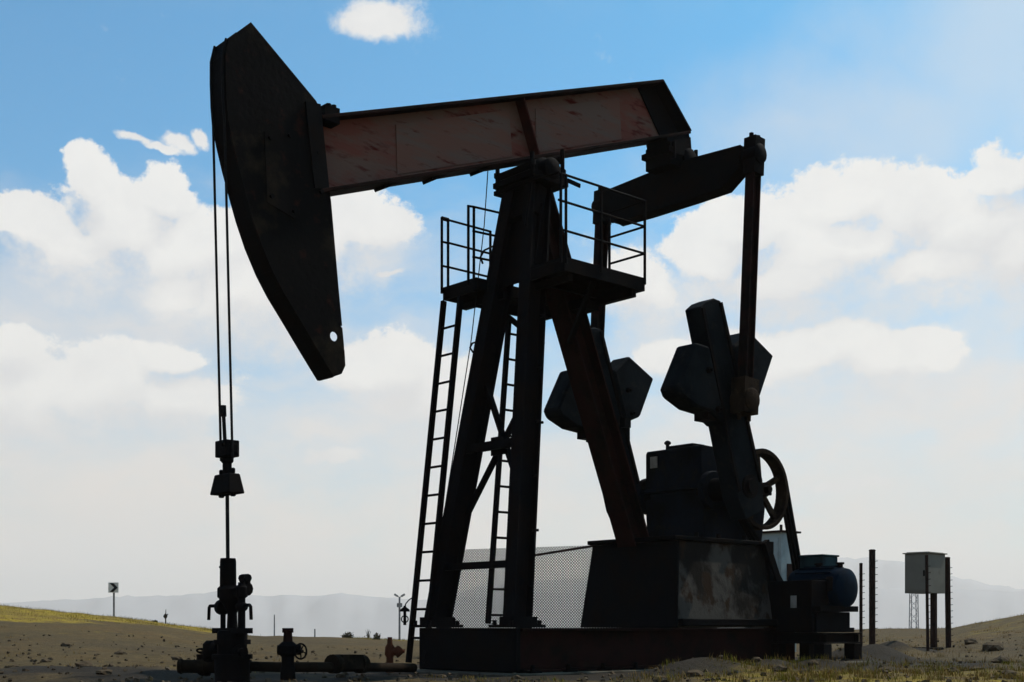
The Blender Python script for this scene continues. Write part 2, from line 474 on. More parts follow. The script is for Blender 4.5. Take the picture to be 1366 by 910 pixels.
# wire rope lugs on the top
b = MB()
for px, py in ((306, 54), (292, 65)):
    p = on_y(px, py, .16); b.cyl(p+Vector((.01, -.02, -.05)), p+Vector((.01, -.02, .006)), .028, 8)
build_each(b, 'rope_anchor', BLACK, head)

# --- equaliser
EX = 2.95
b = MB()
for (x0, x1) in ((EX-.13, EX-.105), (EX+.105, EX+.13)):
    b.prism([(0, -1.33, 7.36), (0, -1.30, 7.04), (0, -.98, 6.83), (0, -.4, 6.82), (0, .5, 6.82), (0, 1.15, 6.84), (0, 1.36, 6.98), (0, 1.36, 7.38), (0, .4, 7.42), (0, -.4, 7.42)], Vector((1, 0, 0)), x0, x1)
b.bar((EX, -1.33, 7.345), (EX, -.4, 7.405), .205, .02); b.bar((EX, -.4, 7.405), (EX, .4, 7.405), .205, .02); b.bar((EX, .4, 7.405), (EX, 1.36, 7.365), .205, .02); b.bar((EX, -.98, 6.845), (EX, .5, 6.84), .205, .02)
b.bar((EX, 1.15, 6.86), (EX, .5, 6.84), .205, .02); b.bar((EX, -1.30, 7.05), (EX, -.98, 6.85), .205, .02)
b.box(EX-.10, EX+.10, -1.30, -1.28, 7.05, 7.33); b.box(EX-.10, EX+.10, 1.33, 1.35, 7.0, 7.35)
eq = b.build('equalizer', BLACK, PJ, bevel=.004)
b = MB()
b.box(EX-.36, EX+.16, -.24, .24, 7.34, 7.66)
b.box(EX-.42, EX+.26, -.27, .27, 7.50, 7.58)
b.lathe((EX+.06, -.29, 7.50), YV, [(0, .12), (.02, .15), (.56, .15), (.58, .12)], 20)
b.bar((EX-.38, 0, bb(EX-.38)-.05), (EX+.12, 0, bb(EX+.12)-.05), .40, .10, up)
b.prism([(EX-.36, 0, 7.5), (EX+.16, 0, 7.5), (EX+.12, 0, bb(EX+.12)-.06), (EX-.36, 0, bb(EX-.36)-.06)], YV, -.22, .22)
for y in (-.255, .255):
    for x in (EX-.3, EX+.2): b.cyl((x, y, 7.42), (x, y, 7.66), .03, 6)
b.build('equalizer_bearing', BLACK, eq, smooth=True)

# --- cranks, counterweights, pitman arms
def outline(pts, Y): return [Vector((on_y(x, y, Y).x, 0, on_y(x, y, Y).z)) for x, y in pts]
SH = Vector((3.08, 0, 2.58)); TIP = Vector((2.22, 0, 5.03)); PIN = Vector((2.74, 0, 3.74))
cd = (TIP-SH).normalized(); cn = Vector((-cd.z, 0, cd.x))      # cn points to the head side and up
if cn.x > 0: cn = -cn
def crank(Y):
    o = outline([(903, 462), (880, 520), (884, 531), (905, 547), (925, 553)], -1.0)
    o2 = outline([(997, 441), (1030, 475), (1012, 530), (999, 536)], -1.3)
    b = MB()
    w0, w1 = .30, .235
    tipc = [TIP+cn*w1, TIP+cd*.05+cn*.08, TIP+cd*.06-cn*.1, TIP-cn*w1]
    b.prism([SH-cd*.42+cn*.22, SH-cd*.1+cn*w0, *tipc, SH-cd*.1-cn*w0, SH-cd*.42-cn*.22], YV, Y-.14, Y+.14)
    cr = b.build('crank', WEIGHT, PJ, bevel=.012)
    # flange ribs of the crank arm
    b = MB()
    for sg in (-1, 1):
        b.bar(SH+cn*(w0-.04)*sg+YV*(Y-.155), TIP+cn*(w1-.03)*sg-cd*.02+YV*(Y-.155), .05, .028, (0, 1, 0))
    build_each(b, 'crank_rib', BLACK, cr)
    b = MB()
    inner = [SH+cd*t+cn*(.27) for t in (.95, 2.05)]
    b.prism([inner[0], o[4], o[3], o[2], o[1], o[0], inner[1]], YV, Y-.19, Y+.17)
    b.build('counterweight', WEIGHT, cr, bevel=.03)
    b = MB()
    inner = [SH+cd*t-cn*(.26) for t in (.80, 1.95)]
    b.prism([inner[0], o2[3], o2[2], o2[1], o2[0], inner[1]], YV, Y-.19, Y+.17)
    b.build('counterweight', WEIGHT, cr, bevel=.03)
    b = MB()
    for t, k in ((1.2, .40), (1.75, .42), (1.25, -.42), (1.6, -.45)):
        p = SH+cd*t+cn*k+YV*(Y-.19); b.cyl(p, p-YV*.05, .045, 6); b.cyl(p-YV*.05, p-YV*.09, .022, 8)
    b.box(o[4].x-.02, o[4].x+.16, Y-.12, Y+.12, o[4].z-.10, o[4].z+.04)
    p = o2[3]; b.box(p.x-.20, p.x-.06, Y-.24, Y-.10, p.z-.12, p.z+.02)
    build_each(b, 'weight_bolt', BLACK, cr, gap=0.004)
    b = MB(); sg = -1 if Y < 0 else 1
    b.cyl(SH+YV*(sg*.45), SH+YV*(Y+sg*.17), .17, 20); b.cyl(SH+YV*(Y+sg*.17), SH+YV*(Y+sg*.22), .11, 16)
    b.build('crank_shaft', BLACK, cr, smooth=True)
def pitman(Y):
    sg = -1 if Y < 0 else 1
    T = Vector((EX+.0, Y, 7.20)); P = Vector((PIN.x, Y, PIN.z))
    d = (T-P).normalized()
    b = MB()
    b.ibeam(P+d*.22, T-d*.1, .15, .165, .022, .022, (1, 0, 0))
    pm = b.build('pitman_arm', DRED, PJ)
    b = MB()
    b.lathe(T-YV*.14, YV, [(0, .10), (.02, .135), (.26, .135), (.28, .10)], 18)
    b.bar(T-d*.28, T+d*.24, .20, .22, (1, 0, 0))
    for x in (-.075, 0.0, .075): b.cyl(T+d*.2+Vector((x, 0, 0)), T+d*(.30 if x else .27)+Vector((x, 0, 0)), .034, 6)
    b.cyl(T-YV*sg*.30, T-YV*sg*.1, .085, 16)
    b.build('wrist_bearing', BLACK, pm, smooth=True)
    b = MB()
    b.bar(P-d*.19, P+d*.30, .24, .32, (1, 0, 0))
    b.lathe(P-YV*.16, YV, [(0, .12), (.02, .16), (.30, .16), (.32, .12)], 20)
    b.cyl(P-YV*sg*.28, P-YV*sg*.12, .09, 16)
    for x in (-.11, .11): b.cyl(P-d*.19+Vector((x, 0, 0)), P-d*.28+Vector((x, 0, 0)), .03, 6)
    b.build('crank_pin_bearing', RUSTY if sg < 0 else DRED, pm, smooth=True)
for Y in (-1.15, 1.15): crank(Y)
for Y in (-1.47, 1.47): pitman(Y)

# --- pedestal
b = MB()
x0, x1 = 2.10, 3.92
b.hexa([(1.86, -.98, .572), (4.35, -.98, .572), (4.35, .84, .572), (1.86, .84, .572), (x0, -.80, 1.80), (4.05, -.80, 1.80), (4.05, .80, 1.80), (x0, .80, 1.80)])
ped = b.build('gearbox_pedestal', CONC, PJ, bevel=.02)
b = MB()
b.hexa([(1.83, -1.0, .575), (1.875, -1.0, .575), (1.875, .86, .575), (1.83, .86, .575), (x0-.035, -.83, 1.79), (x0+.01, -.83, 1.79), (x0+.01, .83, 1.79), (x0-.035, .83, 1.79)])
b.box(x0-.12, 4.15, -.86, .86, 1.803, 1.862)
b.box(1.90, 4.4, -1.06, -.97, .60, .70)
b.build('steel_cap', BLACK, ped, bevel=.008)
b = MB()
for (x, z) in ((2.5, 1.70), (3.0, 1.70), (3.6, 1.70)):
    b.cyl((x, -.80, 1.862), (x, -.80, 1.93), .035, 6)
b.bar((3.96, -.9, 1.86), (4.62, -.9, .60), .08, .12, (1, 0, 0))
b.bar((4.10, -.86, .6), (4.10, -.86, 1.86), .12, .1, (1, 0, 0))
build_each(b, 'pedestal_strut', BLACK, ped, gap=0.004)

# --- gearbox
b = MB()
b.hexa([(2.98, -.56, 1.864), (4.34, -.56, 1.864), (4.34, .56, 1.864), (2.98, .56, 1.864), (2.92, -.56, 2.60), (4.46, -.56, 2.60), (4.46, .56, 2.60), (2.92, .56, 2.60)])
b.box(2.86, 4.52, -.62, .62, 2.602, 2.66)
prof = [(2.92, 2.662), (4.44, 2.662), (4.36, 2.92), (4.0, 3.02), (3.42, 3.20), (3.30, 3.235), (2.95, 3.245), (2.92, 3.20)]
b.prism([(x, 0, z) for x, z in prof], YV, -.54, .54)
for y in (-.58, .58):
    for k in range(8): b.cyl((2.95+.2*k, y, 2.66), (2.95+.2*k, y, 2.71), .022, 6)
for y in (-.62, .62):
    b.lathe((SH.x, y-.05 if y < 0 else y-.05, SH.z), YV, [(0, .28), (.1, .28)], 22)
gb = b.build('gearbox', GEAR, PJ, bevel=.01)
b = MB(); b.box(3.02, 3.3, -.3, .2, 3.247, 3.30); b.cyl((3.15, .3, 3.24), (3.15, .3, 3.36), .03, 10); b.lathe((3.15, .3, 3.35), (0, 0, 1), [(0, .05), (.03, .055), (.06, .02)], 12)
b.build('inspection_cover', GEAR, gb, bevel=.008)
b = MB(); b.box(2.900, 2.918, .30, .43, 2.98, 3.15); b.build('data_plate', TAGM, gb)

# --- sheave and belt
YS = -.74
SC = on_y(1013, 654, YS); SR = .60
b = MB()
b.lathe(SC-YV*.10, YV, [(0, SR-.055), (0, SR), (.05, SR-.02), (.10, SR), (.15, SR-.02), (.20, SR), (.20, SR-.055), (.11, SR-.075), (0, SR-.055)], 48, close=False)
sheave = b.build('sheave', RUSTY, PJ, smooth=True)
b = MB()
for k in range(5):
    t = math.radians(97+72*k); d = Vector((math.cos(t), 0, math.sin(t)))
    b.bar(SC+d*.08, SC+d*(SR-.05), .055, .085, d.cross(YV))
build_each(b, 'spoke', RUSTY, sheave)
b = MB(); b.lathe(SC-YV*.12, YV, [(0, .07), (.0, .11), (.22, .11), (.22, .07)], 20); b.cyl(SC-YV*.2, SC+YV*.45, .055, 14)
b.build('hub', BLACK, sheave, smooth=True)
PC = on_y(1062, 797, YS); PR = .16
b = MB(); b.lathe(PC-YV*.10, YV, [(0, PR), (.05, PR-.015), (.10, PR), (.15, PR-.015), (.20, PR)], 24); b.build('motor_pulley', BLACK, PJ, smooth=True)
b = MB()
ax = (PC-SC); L = ax.length; a0 = math.atan2(ax.z, ax.x); al = math.acos((SR-PR)/L)
loop = []
for i in range(25):
    t = a0+al+(2*math.pi-2*al)*i/24; loop.append(SC+Vector((math.cos(t), 0, math.sin(t)))*(SR+.004))
for i in range(13):
    t = a0-al+2*al*i/12; loop.append(PC+Vector((math.cos(t), 0, math.sin(t)))*(PR+.004))
for p, q in zip(loop, loop[1:]+loop[:1]):
    if (q-p).length > 1e-4:
        for dy in (-.065, 0, .065): b.bar(p+YV*dy, q+YV*dy, .045, .028, (q-p).cross(YV))
b.build('drive_belt', BLACK, PJ)

# --- platform
ZP = 5.20
b = MB()
XH, XT, YN, YF = -.56, 1.14, -1.05, 1.12
XN = -.36
b.box(XN, XT, YN, -.30, ZP, ZP+.035); b.box(XH, XT, .42, YF, ZP, ZP+.035); b.box(.62, XT, -.298, .418, ZP, ZP+.035)
for y, xa_ in ((YN+.02, XN), (YF-.02, XH)): b.box(xa_, XT, y-.02, y+.02, ZP-.14, ZP-.002)
for y, xa_ in ((-.30, XN), (.42, XH)): b.box(xa_, XT-.045, y-.02, y+.02, ZP-.12, ZP-.002)
b.box(XH, XH+.04, .445, YF-.045, ZP-.14, ZP-.003); b.box(XN, XN+.04, YN+.045, -.325, ZP-.14, ZP-.003); b.box(XT-.04, XT, YN+.045, YF-.045, ZP-.14, ZP-.003)
b.bar((.98, -1.0, ZP-.18), (.98, 1.0, ZP-.18), .09, .10)
b.bar((-.20, -1.0, ZP-.19), (-.20, -.2, ZP-.19), .07, .09); b.bar((-.24, .2, ZP-.19), (-.24, 1.05, ZP-.19), .07, .09)
b.bar((.3, -.9, ZP-.15), (.62, -.15, ZP-.75), .06, .07); b.bar((.3, .95, ZP-.15), (.45, .2, ZP-.75), .06, .07)
b.bar((.66, -.1, ZP-.24), (.98, -.1, ZP-.24), .5, .12)
plat = b.build('platform', BLACK, PJ)
def rail(points, h=1.06, posts=None, closed_end=False):
    r = MB()
    for hh in (h, h*.68, h*.34):
        for p, q in zip(points, points[1:]): r.tube([Vector((*p, ZP+hh)), Vector((*q, ZP+hh))], .0165, 8)
    for p in (posts or points): r.tube([Vector((*p, ZP-.05)), Vector((*p, ZP+h+.01))], .019, 8)
    return r
r = rail([(-.46, YN), (XT, YN), (XT, -.40)], posts=[(-.42, YN), (-.33, YN), (.30, YN), (XT, YN), (XT, -.40)])
r.tube([(-.46, YN, ZP+1.06), (-.50, -.6, ZP+1.06), (-.42, -.4, ZP+.55)], .0165, 8)
r.bar((-.30, YN, ZP+1.0), (-.08, YN, ZP+.98), .02, .05)
r.build('handrail', BLACK, plat)
r = rail([(-.47, YF), (.3, YF)], h=.98, posts=[(-.58, YF), (-.47, YF), (.3, YF)])
r.tube([(-.58, YF, ZP+.98), (-.47, YF, ZP+.98)], .03, 8)
r.tube([(-.58, YF, ZP+.66), (-.47, YF, ZP+.66)], .0165, 8); r.tube([(-.58, YF, ZP+.33), (-.47, YF, ZP+.33)], .0165, 8)
r.build('handrail', BLACK, plat)
r = rail([(-.50, .56), (.05, .50)], h=1.02, posts=[(-.56, .58), (-.48, .56), (.1, .50)])
r.tube([(-.56, .58, ZP+1.02), (-.48, .56, ZP+1.02)], .0165, 8)
r.build('handrail', BLACK, plat)

# --- ladders
def ladder(l0, l1, r0, r1, n, z0, dz, rad, label):
    b = MB(); d = Vector((0, 0, 0))
    side = (r0-l0).normalized()
    for p, q in ((l0, l1), (r0, r1)): b.bar(p, q, .05, .07, side.cross(q-p))
    la = b.build('ladder', BLACK, PJ); la['label'] = label
    b = MB()
    for k in range(n):
        z = z0+dz*k
        b.cyl(zt(l0, l1, z), zt(r0, r1, z), rad, 8)
    build_each(b, 'rung', BLACK, la)
    return la
lt, lb = on_y(592, 402, 1.10), on_y(545, 884, 1.10)
rt = Vector((lt.x, lt.y-.36, lt.z+.0)); rb = Vector((lb.x, lb.y-.36, lb.z))
ladder(lb, lt, rb, rt, 12, lb.z+.33, .383, .017, 'long ladder up to the platform, on the horsehead side')
lt, lb = on_y(679, 424, .86), on_y(651, 832, .86)
rt, rb = lt+Vector((.62, 0, .03)), lb+Vector((.56, 0, 0))
ladder(lb, lt, rb, rt, 12, lb.z+.12, .36, .018, 'ladder behind the post legs, its rungs along the beam')

# ================================================================== BRIDLE
WX = on_y(303, 745, 0).x
well = Vector((WX, 0, 0))
BR = thing('bridle', (WX, 0, 2.0), 'pair of taut wire ropes hanging from the horsehead with carrier bar and polished rod', 'wire rope')
hx = fr[2][0]-.02
for y in (.125, -.125):
    b = MB()
    pts = [Vector((p[0]-.016, y, p[1])) for p in fr[0:5]]
    lastp = pts[-1]
    bot = Vector((WX-.005, y, 2.42))
    pts = pts+[lerp(lastp, bot, t) for t in (.33, .66, 1.0)]
    b.tube(pts, .0145, 8); b.build('wire_rope', ROPE, BR, smooth=True)
b = MB()
zc = on_y(303, 645, 0).z
b.hexa([(WX-.10, -.215, zc-.12), (WX+.10, -.215, zc-.12), (WX+.10, .215, zc-.12), (WX-.10, .215, zc-.12), (WX-.07, -.16, zc+.10), (WX+.07, -.16, zc+.10), (WX+.07, .16, zc+.10), (WX-.07, .16, zc+.10)])
for y in (.125, -.125):
    b.cyl((WX, y, zc+.1), (WX, y, zc+.16), .028, 8); b.cyl((WX, y, zc-.15), (WX, y, zc-.12), .035, 8)
b.build('carrier_bar', BLACK, BR, bevel=.015)
b = MB(); zz = on_y(303, 598, 0).z
b.box(WX-.085, WX+.085, -.12, .12, zz-.10, zz+.08); b.box(WX-.06, WX+.06, -.13, .13, zz-.06, zz+.04)
b.lathe((WX, 0, zz-.17), (0, 0, 1), [(0, .045), (.02, .07), (.07, .07)], 14); b.cyl((WX, 0, zz-.3), (WX, 0, zz-.1), .05, 12)
b.cyl((WX-.085, -.08, zz+.03), (WX-.12, -.08, zz+.03), .025, 6)
b.build('rod_clamp', BLACK, BR, bevel=.008)
b = MB(); zt_top = on_y(298, 541, 0).z
b.tube([(WX+.01, 0, 1.2), (WX, 0, zc), (WX-.05, 0, zt_top)], .021, 10); b.tube([(WX-.045, 0, zt_top-.12), (WX-.05, 0, zt_top)], .034, 10)
b.build('polished_rod', ROPE, BR, smooth=True)

# ================================================================== WELLHEAD
WH = thing('wellhead', (WX, 0, 0), 'dark wellhead tree under the polished rod with two bent side handles', 'wellhead')
zy = lambda y: on_y(303, y, 0).z
b = MB()
Zu = (0, 0, 1)
YB = -.11
b.lathe((WX, YB, -.02), Zu, [(0, .19), (.26, .19), (.26, .22), (.31, .22), (.31, .16), (.42, .16), (.42, .20), (.47, .20), (.47, .165), (zy(842), .165), (zy(839), .15), (zy(838), .06), (zy(816), .052), (zy(810), .07), (zy(804), .10), (zy(799), .14), (zy(784), .14), (zy(779), .09)], 20)
b.box(WX-.10, WX+.10, YB-.265, YB+.265, zy(845), zy(838)+.002)
b.box(WX-.05, WX+.05, YB-.24, YB+.24, zy(797), zy(785))
body = b.build('casing_spool', BLACK, WH, smooth=True)
b = MB(); b.lathe((WX, -.02, zy(784)), Zu, [(0, .085), (.02, .09), (zy(745)-zy(780), .088), (zy(741)-zy(780), .082)], 16); b.lathe((WX, -.01, zy(758)), Zu, [(0, .093), (.02, .093)], 16)
b.build('stuffing_box', BLACK, WH, smooth=True)
for sgn in (1, -1):
    b = MB()
    x = WX
    b.cyl((x, YB+sgn*.20, zy(840)), (x, YB+sgn*.20, zy(790)), .030 if sgn > 0 else .042, 10); b.lathe((x, YB+sgn*.20, zy(799)), Zu, [(0, .04), (.02, .06), (.12, .06), (.14, .04)], 12)
    b.cyl((x, YB+sgn*.20, zy(790)), (x, YB+sgn*.20, zy(783) if sgn > 0 else zy(778)), .04, 8)
    b.build('tie_bolt', BLACK, WH, smooth=True)
for sgn, pxa in ((1, 272), (-1, 342)):
    b = MB()
    tipy = .40 if sgn > 0 else -.50
    b.tube([(WX, YB, zy(808)), (WX, sgn*.24+YB*.5, zy(808)), (WX, tipy-.02*sgn, zy(808)), (WX, tipy, zy(810)), (WX, tipy+.01*sgn, zy(827))], .019, 8)
    b.lathe((WX, YB+sgn*.15, zy(810)), (0, sgn, 0), [(0, .05), (.02, .085 if sgn > 0 else .05), (.10, .085 if sgn > 0 else .05), (.12, .04)], 14)
    b.build('side_handle', BLACK, WH, smooth=True)
# polish: packing gland on the right of the neck
b = MB(); p = on_y(325, 786, -.15)
b.lathe(p, (0, -1, .1), [(-.14, .05), (0, .06), (0, .085), (.06, .085), (.06, .05), (.1, .05)], 12)
b.cyl(p+Vector((0, -.03, .0)), p+Vector((0, -.03, .14)), .06, 10); b.cyl(p+Vector((0, -.1, .12)), p+Vector((0, .04, .12)), .045, 8)
b.build('gland_valve', BLACK, WH, smooth=True)
def handwheel(name, c, axis, R, r, parent, m=BLACK, spokes=4):
    b = MB(); b.ring(c, axis, R, r, 24, 8)
    a, q = b.frame_of(Vector(axis).normalized())
    for k in range(spokes):
        t = 2*math.pi*k/spokes+.4; b.cyl(c, Vector(c)+(a*math.cos(t)+q*math.sin(t))*R, r*.7, 6)
    b.cyl(Vector(c)-Vector(axis).normalized()*.03, Vector(c)+Vector(axis).normalized()*.03, r*2, 8)
    return b.build(name, m, parent, smooth=True)
b = MB(); p = on_y(289, 864, .32)
b.cyl((WX, .15, p.z), (WX, .36, p.z), .075, 12); b.lathe((WX, .34, p.z-.12), Zu, [(0, .06), (.02, .10), (.16, .10), (.2, .06)], 12)
b.tube([(WX, .34, p.z-.1), (WX-.02, .44, p.z-.18), (WX-.02, .48, p.z-.3)], .075, 10)
b.lathe((WX-.02, .48, .08), Zu, [(0, .12), (.08, .12), (.08, .09), (.2, .08)], 14)
b.build('wing_valve', BLACK, WH, smooth=True)
pw = on_y(273, 869, .5); handwheel('handwheel', pw, (.3, .25, 1), .085, .012, WH, BLACK)
b = MB(); p = on_y(334, 870, -.18)
b.cyl((WX, -.1, p.z), (WX, -.26, p.z), .06, 12); b.lathe((WX, -.24, p.z), (0, -1, 0), [(0, .09), (.06, .09), (.06, .05), (.12, .05)], 12)
b.build('side_outlet', BLACK, WH, smooth=True)

# ================================================================== FLOWLINE, VALVES
dl = 13.75
p0, p1 = at_d(238, 889, 14.25), at_d(335, 889, 14.25)
p2, p3 = at_d(420, 890, 14.1), at_d(552, 891, 15.9)
FL = thing('flowline', (p2.x, p2.y, 0), 'muddy brown flow pipe lying low between the wellhead and the pumpjack base', 'pipe')
b = MB(); b.tube([p1, at_d(370, 890, 14.1), p2, at_d(480, 890, 15.0), p3], .056, 12); b.build('pipe_run', PIPE, FL, smooth=True)
b = MB(); b.tube([p0, p1], .075, 12); 
for k in range(3):
    q = lerp(p0, p1, .02+.3*k); d = (p1-p0).normalized(); b.cyl(q, q+d*.03, .085, 12)
b.build('blind_stub', PIPE, FL, smooth=True)
b = MB()
for px in (446, 481): q = at_d(px, 886, 14.45+ (px-446)*.012); d = (p3-p2).normalized(); b.lathe(q, d, [(-.05, .06), (-.05, .11), (.05, .11), (.05, .06)], 14)
q0, q1 = at_d(450, 883, 14.5), at_d(478, 883, 14.8)
b.bar(q0, q1, .16, .17)
b.build('flange_coupling', PIPE, FL)
# small standing valve
g = at_d(384, 890, 13.8)
GV = thing('gate_valve', (g.x, g.y, .02), 'short standing gate valve with red cap and round handwheel on the pipe', 'valve')
zz = lambda y: CZ+(HZ-y)*13.8/FOC
b = MB(); b.lathe((g.x, g.y, zz(907)), Zu, [(0, .085), (.12, .08), (zz(884)-zz(907), .068), (zz(876)-zz(907), .07), (zz(872)-zz(907), .11), (zz(862)-zz(907), .115), (zz(856)-zz(907), .06)], 16)
b.cyl(g+RGT*-.11+Vector((0, 0, zz(867)-g.z)), g+RGT*.14+Vector((0, 0, zz(867)-g.z)), .055, 12)
b.build('valve_body', BLACK, GV, smooth=True)
b = MB(); b.cyl((g.x, g.y, zz(858)), (g.x, g.y, zz(842)), .055, 10, .045); b.bar(Vector((g.x, g.y, zz(841)))-RGT*.055, Vector((g.x, g.y, zz(841)))+RGT*.055, .07, .05); 
b.cyl(Vector((g.x, g.y, zz(841)))-RGT*.04, Vector((g.x, g.y, zz(838)))-RGT*.04, .02, 6); b.cyl(Vector((g.x, g.y, zz(841)))+RGT*.04, Vector((g.x, g.y, zz(838)))+RGT*.04, .02, 6)
b.build('bonnet', DRED, GV, smooth=True)
hw = at_d(401, 869, 13.75); handwheel('handwheel', hw, (RGT*.75-FWD*.66), .082, .010, GV, BLACK, 5)
# red standpipe with outlet
g = at_d(520, 870, 16.3); gz = ground_z(g.x, g.y)
RS = thing('standpipe', (g.x, g.y, gz), 'small rusty red standpipe with a stubby outlet beside the ladder foot', 'standpipe')
zz = lambda y: CZ+(HZ-y)*16.3/FOC
b = MB(); b.lathe((g.x, g.y, gz-.05), Zu, [(0, .05), (zz(872)-gz, .045), (zz(868)-gz, .065), (zz(858)-gz, .06), (zz(854)-gz, .035), (zz(850)-gz+.05, .03)], 12)
b.build('riser', mat('rust_red_paint', (.085, .028, .014), (.05, .022, .012), None, 6, .8), RS, smooth=True)
b = MB(); q = Vector((g.x, g.y, zz(869))); b.lathe(q, RGT, [(0, .05), (.08, .055), (.09, .075), (.12, .07), (.17, .025), (.19, .02)], 12); b.build('outlet', MATS['rust_red_paint'], RS, smooth=True)

# lamp hung on the ladder
q = at_d(540, 812, 16.9)
LN = thing('hanging_lamp', (q.x, q.y, q.z-.25), 'small shaded lamp hanging from a bracket on the ladder rail', 'lamp')
zz = lambda y: CZ+(HZ-y)*16.9/FOC
b = MB(); b.tube([at_d(549, 798, 16.95), at_d(545, 801, 16.92), at_d(541, 806, 16.9), at_d(540, 815, 16.9)], .008, 6); b.build('bracket', BLACK, LN)
b = MB(); b.lathe((q.x, q.y, zz(816)), Zu, [(0, .07), (.03, .06), (.06, .02), (.08, .015)], 12); b.build('shade', BLACK, LN, smooth=True)
b = MB(); b.ring((q.x, q.y, zz(826)), FWD, .045, .008, 14, 6); b.cyl((q.x, q.y, zz(834)), (q.x, q.y, zz(816)), .02, 8); b.build('guard', BLACK, LN)

# ================================================================== MOTOR
MY0, MY1 = -.88, -1.85
mc = on_y(1134, 784, -1.85)
MT = thing('electric_motor', (mc.x, -1.3, .1), 'round blue electric motor on a dark steel stand at the tail of the pumpjack', 'motor')
mr = .31
b = MB()
b.lathe((mc.x, MY0, mc.z), (0, -1, 0), [(0, .1), (0, .22), (.04, .29), (.12, mr), (.82, mr), (.92, .285), (.97, .20), (.98, .08)], 28)
for k in range(16):
    t = 2*math.pi*k/16; d = Vector((math.cos(t), 0, math.sin(t)))
    b.bar(Vector((mc.x, MY0-.16, mc.z))+d*(mr+.01), Vector((mc.x, MY0-.78, mc.z))+d*(mr+.01), .014, .03, d)
mo = b.build('motor_housing', BLUEP, MT, smooth=True)
b = MB(); b.cyl((mc.x, MY0+.02, mc.z), (mc.x, YS-.11, mc.z), .04, 10)
for dy in (-.42, -.80): b.lathe((mc.x, MY0+dy, mc.z+mr-.01), Zu, [(0, .04), (.05, .04), (.05, .06), (.08, .06)], 10)
build_each(b, 'lifting_eye', BLACK, mo, gap=0.01)
q = on_y(1085, 765, -1.05)
b = MB(); zq0, zq1 = q.z-.05, on_y(1085, 741, -1.05).z
b.box(q.x-.18, q.x+.22, -1.34, -.93, zq0, zq1-.03); b.box(q.x-.20, q.x+.24, -1.36, -.91, zq1-.028, zq1)
b.build('terminal_box', TEAL, MT, bevel=.008)
b = MB()
xa, xb = on_y(1050, 830, -1.2).x, mc.x+.28
zt0 = mc.z-mr
for y in (-.95, -1.75):
    b.ibeam((xa, y, .42), (xb+.1, y, .42), .14, .16, .02, .02)
for x in (xa+.08, xb-.02): b.ibeam((x, -.87, .42), (x, -1.83, .42), .12, .155, .02, .02)
b.box(xa+.02, xb-.05, -1.70, -.98, .505, zt0-.05)
b.box(xa-.04, mc.x-.26, -1.66, -.80, .52, mc.z+.10)
b.cyl((mc.x-.30, -1.70, mc.z-.05), (mc.x-.30, -1.70, mc.z+.16), .05, 10)
b.box(xa, xb+.05, -1.78, -.92, zt0-.045, zt0+.04)
b.box(xb-.05, xb+.10, -1.68, -1.2, .505, zt0-.28)
for x in (xa+.1, xb-.05):
    for y in (-.95, -1.75): b.box(x-.1, x+.1, y-.09, y+.09, .08, .338)
b.build('stand', BLACK, MT, bevel=.006)
b = MB(); b.box(xa-.1, xb+.1, -1.98, -.72, -.05, .078); b.build('stand_slab', PAD, MT, bevel=.02)
b = MB(); b.box(xa-.07, xa-.042, -1.40, -1.31, mc.z-.30, mc.z-.12); b.build('switch_plate', TAGM, MT)

# ================================================================== FENCE AND POSTS
F0, F1 = at_d(588, 835, 24.6), at_d(900, 835, 22.4)
g0 = ground_z(F0.x, F0.y)
FE = thing('chain_link_fence', ((F0.x+F1.x)/2, (F0.y+F1.y)/2, g0), 'chain link fence panel seen between the legs of the pumpjack', 'fence')
fd = (F1-F0); fl = Vector((fd.x, fd.y, 0)).length; fd = Vector((fd.x, fd.y, 0)).normalized()
H0, H1 = .02, 2.06
b = MB()
sp = .054; wr = .0072
def clipseg(u0, v0, u1, v1):
    # clip the segment to 0..fl, H0..H1
    t0, t1 = 0., 1.
    for p, q in ((-(u1-u0), u0), (u1-u0, fl-u0), (-(v1-v0), v0-H0), (v1-v0, H1-v0)):
        if abs(p) < 1e-9:
            if q < 0: return None
        else:
            r = q/p
            if p < 0: t0 = max(t0, r)
            else: t1 = min(t1, r)
    return (t0, t1) if t0 < t1 else None
k = -2.2
hh = H1-H0
while k < fl+2.2:
    for sg, off in ((1, -.004), (-1, .004)):
        a = (k, H0, k+sg*hh, H1); cl = clipseg(*a)
        if cl:
            P = [F0+fd*(a[0]+(a[2]-a[0])*t)+Vector((0, 0, a[1]+(a[3]-a[1])*t-F0.z)) for t in cl]
            nrm = Vector((-fd.y, fd.x, 0))*off
            b.tube([P[0]+nrm, P[1]+nrm], wr, 4)
    k += sp
b.build('wire_mesh', GALV, FE)
b = MB()
for t in (0.0, 1.0):
    q = F0+fd*(fl*t); b.cyl((q.x, q.y, -.1), (q.x, q.y, 2.1), .035, 10)
    b.build('fence_post', POSTM, FE); b = MB()
b.bm.free()
# stay bar running up to the gearbox pedestal
b = MB(); a_, c2_ = at_d(640, 757, 23.9), at_d(800, 727, 22.8); b.tube([at_d(700, 743, 23.4), at_d(800, 727, 22.8)], .022, 8); b.build('stay_bar', POSTM, FE)

